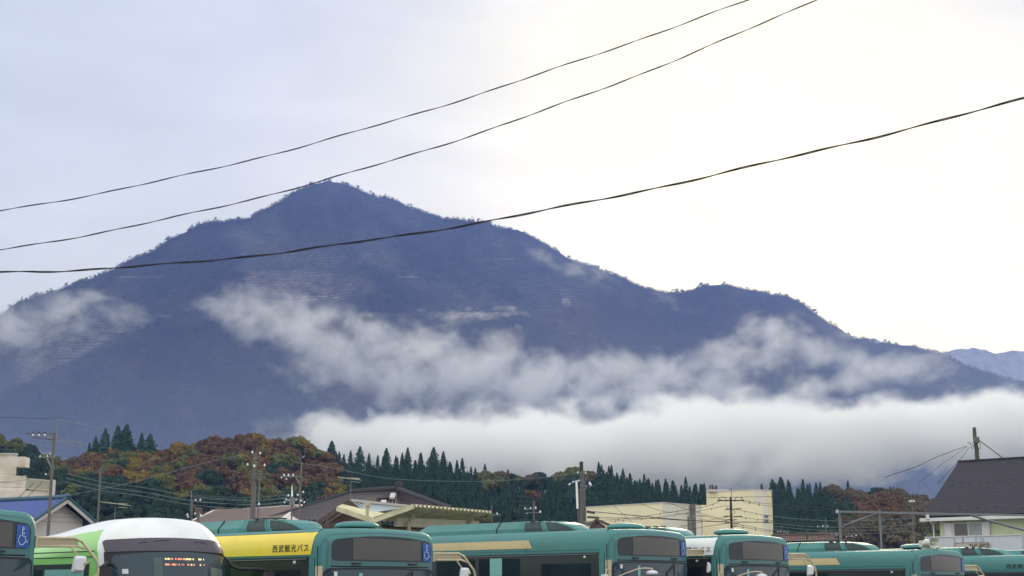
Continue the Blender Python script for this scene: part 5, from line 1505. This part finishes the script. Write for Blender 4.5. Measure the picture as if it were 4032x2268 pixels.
# ------------------------------------------------------------------ utility poles
def pole(px, pt, d, w, label, m=None, arms=(), ins=(), top=None, extras=None, wt=None, group="utility poles of the town", steps=0, name="utility_pole"):
    """round pole standing on the ground with cross arms at given pixel heights"""
    m = m or m_conc; k = d / F_PX; tp_ = P(px, pt, d)
    rt = root_at(tp_, name, label, "pole", group)
    x, y = tp_.x, tp_.y
    MB().tube([(x, y, 0), (x, y, tp_.z)], [w * k * .55, (wt or w * .8) * k * .5], 10).build("shaft", m, rt)
    if top: # thin rod above
        a_, b_ = P(px + top[0], top[1], d), tp_
        MB().tube([(a_.x, y, tp_.z - .5), (a_.x, y, a_.z)], top[2] * k * .5, 6).build("top_rod", m_steel, rt)
    for (x0, x1, ay, th) in arms:
        z = P(px, ay, d).z
        MB().bar((P(x0, ay, d).x, y - .12, z), (P(x1, ay, d).x, y - .12, z), .07, th * k).build("cross_arm", m_steel, rt)
    for (ix, iy, r) in ins:
        q = P(ix, iy, d - .12); MB().tube([q - Vector((0, 0, r * k)), q - Vector((0, 0, r * k * .2)), q, q + Vector((0, 0, r * k))], [r * k * .6, r * k * .95, r * k * .7, r * k * .35], 8).build("insulator", m_insul, rt)
    for s_ in range(steps):
        z = tp_.z - .6 - s_ * .45; sd = 1 if s_ % 2 else -1
        MB().tube([(x, y - .05, z), (x + sd * w * k * 1.1, y - .1, z)], .012, 4).build("step_bolt", m_steel, rt)
    if extras: extras(rt, k, d)
    return rt
def ex1(rt, k, d):
    MB().bar(P(186, 1806, d - .1), P(203, 1844, d - .1), .05).build("arm_brace", m_steel, rt)
    for x in (130, 153, 176):
        MB().ball(P(x, 1704, d - .1), (4 * k, .08, 5 * k), 8, 6).build("dark_insulator", m_black, rt)
    MB().tube([P(100, 1707, d), P(208, 1708, d)], 1.2 * k, 5).tube([P(128, 1721, d), P(212, 1733, d)], 1.2 * k, 5).build("jumper_wire", m_wire, rt)
pole(214, 1704, 85, 13, "tall grey pole with dark insulators beside the beige apartment block", arms=((155, 212, 1801, 4), (128, 215, 1718, 3)), ins=((130, 1712, 5), (153, 1712, 5), (176, 1712, 5), (158, 1796, 4), (187, 1796, 4), (197, 1785, 3), (180, 1867, 4)), top=(10, 1648, 4), extras=ex1, steps=5)
pole(397, 1841, 70, 10, "plain leaning grey pole between the blue roof and the white bus", wt=7)
def ex3(rt, k, d):
    b = P(1004, 1735, d)
    MB().tube([(b.x, d, P(1004, 1784, d).z), (b.x, d, b.z)], 8 * k, 10).build("dark_top_sleeve", m_dark_pole, rt)
    MB().tube([(P(1020, 1900, d).x, d + .15, 0), (P(1018, 1880, d).x, d + .15, P(1018, 1878, d).z)], 3.2 * k, 8).build("cable_duct", m_steel, rt)
    MB().tube([(P(990, 1900, d).x, d + .1, 0), (P(993, 1880, d).x, d + .1, P(1018, 1862, d).z)], 4 * k, 8).build("cable_duct", m_conc, rt)
    for y in (1804, 1820, 1868, 1880): q = P(1005, y, d - .18); MB().bar(q - Vector((9 * k, 0, 0)), q + Vector((9 * k, 0, 0)), .06, 3 * k).build("band", m_steel, rt)
    MB().tube([P(986 + 4 * math.cos(t), 1794 + 9 * math.sin(t), d - .2) for t in [2 + i * .35 for i in range(10)]], 1.5 * k, 5).build("cable_loop", m_wire, rt)
    for y in (1856, 1864, 1872, 1880, 1888): MB().bar(P(1016, y, d - .1), P(1032, y, d - .1), .03).build("rung", m_steel, rt)
pole(1005, 1780, 48, 20, "thick concrete pole with dark sleeve rising over the red roof", wt=14, ins=((994, 1780, 5), (1024, 1784, 5), (975, 1828, 5), (1001, 1834, 6), (1042, 1831, 5), (1020, 1984, 5)), arms=((980, 995, 1869, 3),), extras=ex3)
def ex4(rt, k, d):
    MB().bar(P(1166, 1884, d - .1), P(1181, 1908, d - .1), .05).build("arm_brace", m_steel, rt)
pole(1184, 1868, 75, 9, "grey pole with a row of white insulators left of the Japanese house", wt=8, arms=((1112, 1190, 1877, 4),), ins=((1118, 1870, 4.5), (1136, 1870, 4.5), (1154, 1870, 4.5), (1108, 1880, 3.5), (1128, 1886, 3.5)), top=(3, 1820, 4), extras=ex4)
def ex5(rt, k, d):
    for i, (x, y) in enumerate(((1135, 1951), (1128, 1968), (1140, 1970), (1120, 1978), (1172, 1949), (1166, 1968), (1186, 1972), (1198, 1978), (1194, 1938))):
        MB().ball(P(x, y, d - .15), (4 * k, .08, 4.5 * k), 8, 6).build("insulator", m_insul, rt)
    MB().box(tuple(P(1150, 1975, d - .1)), (16 * k, .35, 30 * k)).build("transformer", m_steel, rt)
    MB().tube([P(1150, 1955, d), P(1150, 1910, d)], [4.5 * k, 1.2 * k], 8).build("spike", m_insul, rt)
pole(1151, 1952, 72, 7, "short pole with spike and a cluster of insulators left of the Japanese house", extras=ex5, arms=((1122, 1196, 1966, 3),))
def ex6(rt, k, d):
    MB().ball(P(738, 2027, d - .1), (4 * k, .1, 5 * k), 8, 6).ball(P(741, 2036, d - .1), (4 * k, .1, 4 * k), 8, 6).build("insulator", m_insul, rt)
    MB().box(tuple(P(782, 2004, d + 1)), (20 * k, .3, 6 * k)).box(tuple(P(782, 2030, d + 1)), (8 * k, .2, 60 * k)).build("lamp_post", m_conc, rt)
    MB().bar(P(726, 2030, d - .1), P(806, 2026, d - .1), .06, 2 * k).build("cable_bundle", m_steel_d, rt)
pole(757, 1966, 62, 9, "pole with white top rod left of the red roof", wt=7, top=(-3, 1930, 3.5), arms=((766, 792, 1973, 3),), ins=((770, 1969, 4), (789, 1967, 4), (768, 2022, 4), (790, 2027, 4)), extras=ex6)
def ex7(rt, k, d):
    b = P(2289, 1818, d)
    MB().tube([(b.x, d, P(2289, 1856, d).z), (b.x, d, b.z)], 7.5 * k, 10).build("dark_top_sleeve", m_dark_pole, rt)
    a_ = P(2272, 1893, d); MB().tube([P(2274, 2003, d - .15), P(2270, 1892, d - .15)], 4.5 * k, 8).build("cable_duct", m_insul, rt)
    MB().tube([(P(2303, 1900, d).x, d - .1, 0)] + [P(x, y, d - .15) for x, y in ((2304, 1990), (2302, 1900), (2306, 1886), (2311, 1881))], 1.8 * k, 6).build("cable_duct", m_steel, rt)
    MB().bar(P(2310, 2014, d - .1), P(2343, 2020, d - .1), .1, 9 * k).bar(P(2312, 2036, d - .1), P(2358, 2039, d - .1), .1, 8 * k).build("cable_splice", m_steel_d, rt)
    for (x0, y0, x1, y1) in ((2238, 1909, 2248, 1903), (2253, 1898, 2262, 1896)): MB().bar(P(x0, y0, d), P(x1, y1, d), .05, 5 * k).build("insulator", m_insul, rt)
    for y in (1860, 1892, 1912, 1930): q = P(2291, y, d - .17); MB().bar(q - Vector((9 * k, 0, 0)), q + Vector((9 * k, 0, 0)), .06, 3 * k).build("band", m_steel, rt)
    MB().box((P(2283, 2000, d).x, d + .25, P(2283, 1930, d).z / 2), (13 * k, .3, P(2283, 1930, d).z)).build("side_shaft", m_conc, rt)
pole(2291, 1854, 46, 24, "thick paired concrete pole with dark sleeve left of the cream building", wt=15, ins=((2275, 1860, 4), (2306, 1862, 4), (2279, 1892, 4), (2322, 1903, 6), (2326, 1908, 5)), extras=ex7)
pole(2102, 1972, 80, 8, "small pole with white insulators in front of the dark conifers", wt=7, arms=((2068, 2112, 2005, 4), (2072, 2130, 2019, 3)), ins=((2068, 2002, 4), (2089, 2001, 4), (2109, 1999, 4), (2074, 2021, 3), (2127, 2015, 5)))
pole(1936, 1990, 84, 6, "thin pole just right of the canopy's end", wt=5, arms=((1925, 1972, 2028, 3),), ins=((1957, 2022, 4),))
pole(1771, 1984, 90, 3, "stub of a thin rod behind the canopy roof", wt=3)
pole(1945, 2030, 60, 5, "short stub pole behind the teal bus roof", wt=5) if False else None
def ex8(rt, k, d):
    for sx in (-1, 1):
        MB().tube([P(2877 + sx * a_, b_, d - .1) for a_, b_ in ((4, 1970), (20, 1972), (38, 1969), (52, 1972))], 2.6 * k, 6).build("cross_arm", m_dark_pole, rt)
        MB().tube([P(2877 + sx * a_, b_, d - .1) for a_, b_ in ((16, 1970), (20, 1960), (30, 1957), (42, 1959), (50, 1970))], 1.6 * k, 6).build("jumper_wire", m_black, rt)
    for (x, y, w) in ((2868, 2005, 26), (2902, 2004, 34), (2904, 2034, 34), (2862, 2033, 24), (2866, 2047, 24), (2890, 2047, 20), (2862, 2060, 20), (2897, 2062, 22), (2892, 2072, 20)):
        MB().bar(P(x - w / 2, y + 1, d - .12), P(x + w / 2, y - 1, d - .12), .05, 3.5 * k).build("cross_arm", m_dark_pole, rt)
    for (x, y, r) in ((2887, 2016, 8), (2868, 1998, 6)): MB().tube([P(x + r * math.cos(t * .6), y + r * math.sin(t * .6), d - .15) for t in range(11)], 1.2 * k, 5).build("cable_coil", m_steel, rt)
pole(2877, 1957, 66, 12, "dark pole with many cross arms in front of the cream tower", m=m_dark_pole, wt=9, top=(2, 1921, 3), extras=ex8)
pole(3591, 1978, 70, 8, "slim grey pole with insulators left of the pale green house", wt=6, arms=((3580, 3602, 1978, 3), (3572, 3600, 2062, 3)), ins=((3582, 1974, 4), (3590, 1972, 4), (3599, 1973, 4)))
pole(3250, 2063, 95, 5, "small distant pole with twin insulators behind the reddish roof", wt=4, top=(1, 2041, 3), arms=((3218, 3262, 2075, 3), (3226, 3256, 2092, 2)), ins=((3240, 2071, 3), (3258, 2071, 3), (3220, 2073, 3)))
pole(3078, 2070, 95, 4, "small distant pole right beside the cream tower", wt=3, arms=((3058, 3106, 2096, 2),), ins=((3062, 2095, 3), (3072, 2092, 3), (3088, 2092, 3), (3100, 2097, 3)))
pole(3177, 2086, 94, 7, "brownish stub pole behind the reddish roof", m=m_wood, wt=6)
pole(3340, 2090, 84, 5, "thin pole right of the steel frame's end post", wt=3, arms=((3330, 3372, 2112, 2),), ins=((3333, 2112, 3), (3352, 2111, 3), (3371, 2108, 3)))
pole(3275, 2088, 90, 3, "thin white rod left of the steel frame", wt=2.5)
# wooden pole above the dark roof
dw_ = 112.0; kw = dw_ / F_PX
ta = P(3836, 1683, dw_)
wp = root_at(ta, "wooden_pole", "mossy wooden pole with tangled cables behind the charcoal roof", "pole", "utility poles of the town")
MB().tube([(ta.x + 26 * kw, dw_, 0), P(3849, 1820, dw_), P(3845, 1765, dw_), P(3838, 1720, dw_), ta], [10 * kw, 8.5 * kw, 8 * kw, 7.5 * kw, 6.5 * kw], 10).build("shaft", mat("mossy_wood", (.085, .095, .065), .9, var=.4, scale=2), wp)
MB().box(tuple(P(3844, 1732, dw_ - .25)), (20 * kw, .3, 22 * kw)).build("clamp_box", m_conc, wp)
cl = mat("green_cable_clamp", (.05, .16, .13), .5)
MB().tube([P(x, y, dw_ - .2) for x, y in ((3810, 1744), (3822, 1743), (3818, 1752), (3828, 1748), (3835, 1758), (3822, 1762), (3832, 1768))], 2 * kw, 6).build("cable_tangle", cl, wp)
MB().tube([P(x, y, dw_ - .2) for x, y in ((3850, 1740), (3861, 1750), (3860, 1763), (3853, 1772))], 1.5 * kw, 6).build("cable_loop", m_wire, wp)
for y in (1787, 1808): MB().tube([P(3830, y + 2, dw_), P(3862, y - 1, dw_)], .7 * kw, 4).build("step_bolt", m_steel, wp)

# antennas
def antenna(px, py, x0, x1, yl, yr, base, d, label):
    k = d / F_PX; a_ = P(px, py, d)
    rt = root_at(a_, "tv_antenna", label, "antenna", "television antennas")
    zb_ = P(px, base, d).z
    MB().tube([(a_.x, d, zb_), (a_.x, d, a_.z)], 1.4 * k, 6).build("mast", m_steel, rt)
    b = MB(); p0, p1 = P(x0, yl, d), P(x1, yr, d); b.bar(p0, p1, .05, 2.2 * k); b.build("boom", m_rail, rt)
    for i in range(11):
        q = lerp(p0, p1, i / 10); h = (.35 + .25 * i / 10)
        MB().tube([q + Vector((0, -h, 0)), q + Vector((.06, h, 0))], .8 * k, 4).build("element", m_rail, rt)
    q = lerp(p0, p1, .9); 
    for dz in (-9, 6): MB().tube([q + Vector((-22 * k, 0, dz * k)), q + Vector((14 * k, 0, (dz - 3) * k))], .9 * k, 4).build("reflector", m_rail, rt)
    return rt
antenna(454, 1996, 401, 498, 1977, 1989, 2060, 62, "television antenna above the white bus")
antenna(1382, 1893, 1334, 1412, 1880, 1888, 1972, 66, "television antenna on the Japanese house roof")
antenna(3200 - 437, 2040, 2730, 2775, 2032, 2034, 2115, 120, "slim antenna mast against the cream building")

# ------------------------------------------------------------------ wires
def wire(pts, d, label, r=0.9, m=None, group="thin power lines over the town", name="power_line", sub=10, clips=0):
    """pts: photo pixels; d: distance or (start, end)"""
    d0, d1 = d if isinstance(d, tuple) else (d, d)
    n = len(pts); P3 = [P(x, y, d0 + (d1 - d0) * i / (n - 1)) for i, (x, y) in enumerate(pts)]
    # Catmull-Rom through the points
    out = []
    for i in range(n - 1):
        a_, b_, c_, e_ = P3[max(i - 1, 0)], P3[i], P3[i + 1], P3[min(i + 2, n - 1)]
        for k in range(sub):
            t = k / sub
            out.append(0.5 * ((2 * b_) + (c_ - a_) * t + (2 * a_ - 5 * b_ + 4 * c_ - e_) * t * t + (3 * b_ - a_ - 3 * c_ + e_) * t ** 3))
    out.append(P3[-1])
    rr = [r * p.y / F_PX for p in out]
    wb_ = MB().tube(out, rr, 5)
    for c_ in range(clips):
        q_ = out[int((c_ + .6 + .25 * math.sin(c_ * 5.1)) / (clips + .6) * (len(out) - 1))]; kk = q_.y / F_PX
        wb_.ball(q_ - Vector((0, 0, 2.2 * kk)), (1.8 * kk, 1.8 * kk, 3.6 * kk), 6, 4)
    o = wb_.build(name, m or m_wire, None)
    return tag(o, label, "wire", group)
G2 = "pale thin wires crossing the hillside"
W_ = lambda y0, y1, s=0: None
wire([(-60, 1642), (60, 1644), (225, 1650)], 85, "topmost thin wire running left from the tall pole by the apartment block", .9)
wire([(225, 1650), (330, 1672), (400, 1695)], (85, 140), "topmost thin wire running right from the tall pole by the apartment block", .9)
for i, (a_, b_) in enumerate((((100, 1706), (345, 1755)), ((176, 1706), (335, 1752)), ((180, 1722), (320, 1762)))):
    wire([a_, ((a_[0] + b_[0]) / 2, (a_[1] + b_[1]) / 2 - 1), b_], (85, 130), ["upper", "middle", "lower"][i] + " of three dark wires sloping right from the dark insulators", 1.0)
wire([(-20, 1899), (100, 1890), (155, 1857)], 84, "thin wire crossing the beige apartment wall", .7)
for i, y in enumerate((1868, 1898, 1912)):
    wire([(-20, y - 2 + i * 3), (60, y + i * 4), (90, y + 8)], 90, ["upper", "middle", "lower"][i] + " thin wire ending on the beige apartment wall", .6)
for i, (xa, xb) in enumerate(((68, 132), (100, 170))):
    wire([(xa, 1965), (xb, 1902 - i * 8)], 80, ["left", "right"][i] + " of two slanting red cables before the beige wall", 1.3, m_wood)
for i, y in enumerate((1872, 1890, 1906)):
    wire([(260, y - 8), (400, y + 25), (560, y + 47), (760, y + 82), (1000, y + 98), (1140, y + 84)], (85, 60), ["upper", "middle", "lower"][i] + " of three long pale wires sagging across the orange hillside", .8, m_wire_pale, G2, sub=8)
wire([(270, 1950), (400, 1925), (560, 1890), (760, 1835), (990, 1782)], (75, 48), "pale wire rising to the dark sleeved pole over the red roof", .8, m_wire_pale, G2)
wire([(1158, 1820), (1300, 1840), (1500, 1880), (1700, 1893), (1900, 1895), (2090, 1885), (2280, 1862)], (75, 46), "long pale sagging wire across the conifer slope", .8, m_wire_pale, G2)
wire([(1040, 1880), (1130, 1955)], 60, "short wire slanting down to the transformer cluster", .7, m_wire_pale, G2)
for i, y in enumerate((1950, 1962, 1976)):
    wire([(770, y), (900, y + 8), (1000, y + 10), (1130, y)], 66, ["upper", "middle", "lower"][i] + " of three faint wires behind the concrete pole", .6, m_wire_pale, G2)
wire([(2330, 2014), (2500, 2030), (2700, 2048), (2877, 2055), (3042, 2056)], (46, 66), "thick dark cable from the splice box to the tower pole", 1.6)
wire([(2355, 2039), (2560, 2041), (2720, 2050), (2870, 2056)], (46, 66), "second dark cable from the lower splice box", 1.3)
wire([(2350, 2050), (2500, 2038), (2640, 2016), (2770, 1996), (2840, 1972)], (46, 66), "dark wire with clips rising to the tower pole's left arm", .9, clips=8)
wire([(2400, 2052), (2560, 2040), (2720, 2018), (2860, 1990)], (46, 66), "second dark wire with clips rising to the tower pole", .9, clips=8)
wire([(2520, 1983), (2620, 2015), (2760, 2030), (2862, 2052)], (90, 66), "dark wire slanting down right across the cream wall", .8)
wire([(2630, 1980), (2720, 2010), (2860, 2048)], (90, 66), "short dark wire slanting from the cream corner to the pole", .8)
wire([(2640, 2085), (2760, 2055), (2865, 2035)], (70, 66), "low wire rising to the dark pole from the left", .8)
wire([(2600, 2110), (2740, 2080), (2865, 2060)], (70, 66), "lowest wire rising to the dark pole from the left", .8)
wire([(2416, 1990), (2460, 2030), (2505, 2073)], 100, "thin wire slanting across the low cream wing", .6)
for i, (a_, b_) in enumerate((((2925, 1969), (3045, 1985)), ((2925, 1974), (3045, 1994)), ((2900, 2006), (3045, 2032)), ((2905, 2034), (3045, 2050)), ((2890, 2060), (3045, 2088)), ((2890, 2068), (3045, 2094)))):
    wire([a_, ((a_[0] + b_[0]) / 2, (a_[1] + b_[1]) / 2 + 2), b_, (3300, b_[1] + 22)], (66, 95), ["first", "second", "third", "fourth", "fifth", "lowest"][i] + " wire down from the tower pole running right over the cream tower", .9, clips=3)
wire([(2777, 1960), (2877, 1958), (3045, 1955)], 66, "level wire across the top of the cream tower", .8)
for i, y in enumerate((2034, 2060, 2072, 2086)):
    wire([(3050, y), (3200, y + 14), (3400, y + 16), (3600, y + 6)], (95, 70), ["top", "second", "third", "bottom"][i] + " of four faint wires before the dark slope right of the tower", .7, m_wire_pale, G2)
# pigtail clips on the tower wires
wire([(3808, 1756), (3700, 1795), (3600, 1840), (3480, 1880)], (112, 160), "longest of the thin wires fanning left from the mossy wooden pole", 1.2)
wire([(3806, 1760), (3720, 1820), (3620, 1898)], (112, 160), "middle of the thin wires fanning left from the mossy wooden pole", .8)
wire([(3815, 1763), (3775, 1815), (3690, 1905)], (112, 150), "steepest of the thin wires fanning left from the mossy wooden pole", 1.1)
wire([(3852, 1732), (3900, 1767), (3960, 1812)], 111, "thick dark stay sloping right from the mossy wooden pole", 1.9)
wire([(3640, 2078), (3575, 2090), (3545, 2098), (3480, 2102)], 70, "drooping cable left of the slim grey pole", 1.2)

# bird-like clips on the tower lines
# ------------------------------------------------------------------ the three big overhead cables
def twisted(name, pts, d0, d1, r, label, pitch):
    n = len(pts)
    P3 = [P(x, y, d0 + (d1 - d0) * i / (n - 1)) for i, (x, y) in enumerate(pts)]
    ts = np.arange(n)
    seg = np.array([0] + [(P3[i + 1] - P3[i]).length for i in range(n - 1)]).cumsum()
    # smooth with a polynomial: a hanging cable is one curve
    cx_, cy_, cz_ = [np.polyfit(seg, [p[k] for p in P3], 4) for k in range(3)]
    EXT = 16.0
    def pv_(c, t):
        tc_ = min(max(t, seg[0]), seg[-1]); return np.polyval(c, tc_) + np.polyval(np.polyder(c), tc_) * (t - tc_)
    N = 1300
    s = np.linspace(seg[0] - EXT, seg[-1] + EXT, N)
    base = [Vector((pv_(cx_, t), pv_(cy_, t), pv_(cz_, t) + 0.006 * math.sin(t * 3.1) + .004 * math.sin(t * 7.7))) for t in s]
    rt = empty(name, tuple(base[0]), 0, label, "cable", "twisted cables overhead")
    for ph in (0, math.pi):
        pts_ = []
        for i, p in enumerate(base):
            a_ = s[i] / pitch * 2 * math.pi + ph + .5 * math.sin(s[i])
            dv = (base[min(i + 1, N - 1)] - base[max(i - 1, 0)]).normalized()
            sx_ = dv.cross(Vector((0, 0, 1))).normalized(); uz = sx_.cross(dv)
            pts_.append(p + (sx_ * math.cos(a_) + uz * math.sin(a_)) * r)
        MB().tube(pts_, r * .95, 6).build("strand", m_wire, rt)
S_ = 1.5652
T = lambda L_: [(x * S_, y * S_) for x, y in L_]
twisted("overhead_cable", T([(-150, 553), (0, 530), (300, 478), (600, 407), (850, 345), (1050, 285), (1300, 207), (1560, 115), (1700, 66), (1885, 0), (2100, -78)]), 15, 14, .0036, "uppermost of the three twisted black cables across the sky", .9)
twisted("overhead_cable", T([(-150, 652), (0, 628), (300, 573), (500, 535), (700, 487), (860, 440), (1100, 368), (1300, 300), (1560, 205), (1800, 112), (2050, 0), (2200, -70)]), 15, 14, .0038, "middle of the three twisted black cables, just touching the peak", .8)
twisted("overhead_cable", T([(-150, 684), (0, 683), (150, 681), (300, 673), (600, 648), (850, 620), (1100, 577), (1300, 540), (1560, 493), (1800, 437), (2000, 394), (2300, 322), (2576, 248), (2750, 202)]), 15, 12, .0056, "lowest and thickest of the three twisted black cables, crossing the mountain face", 1.1)
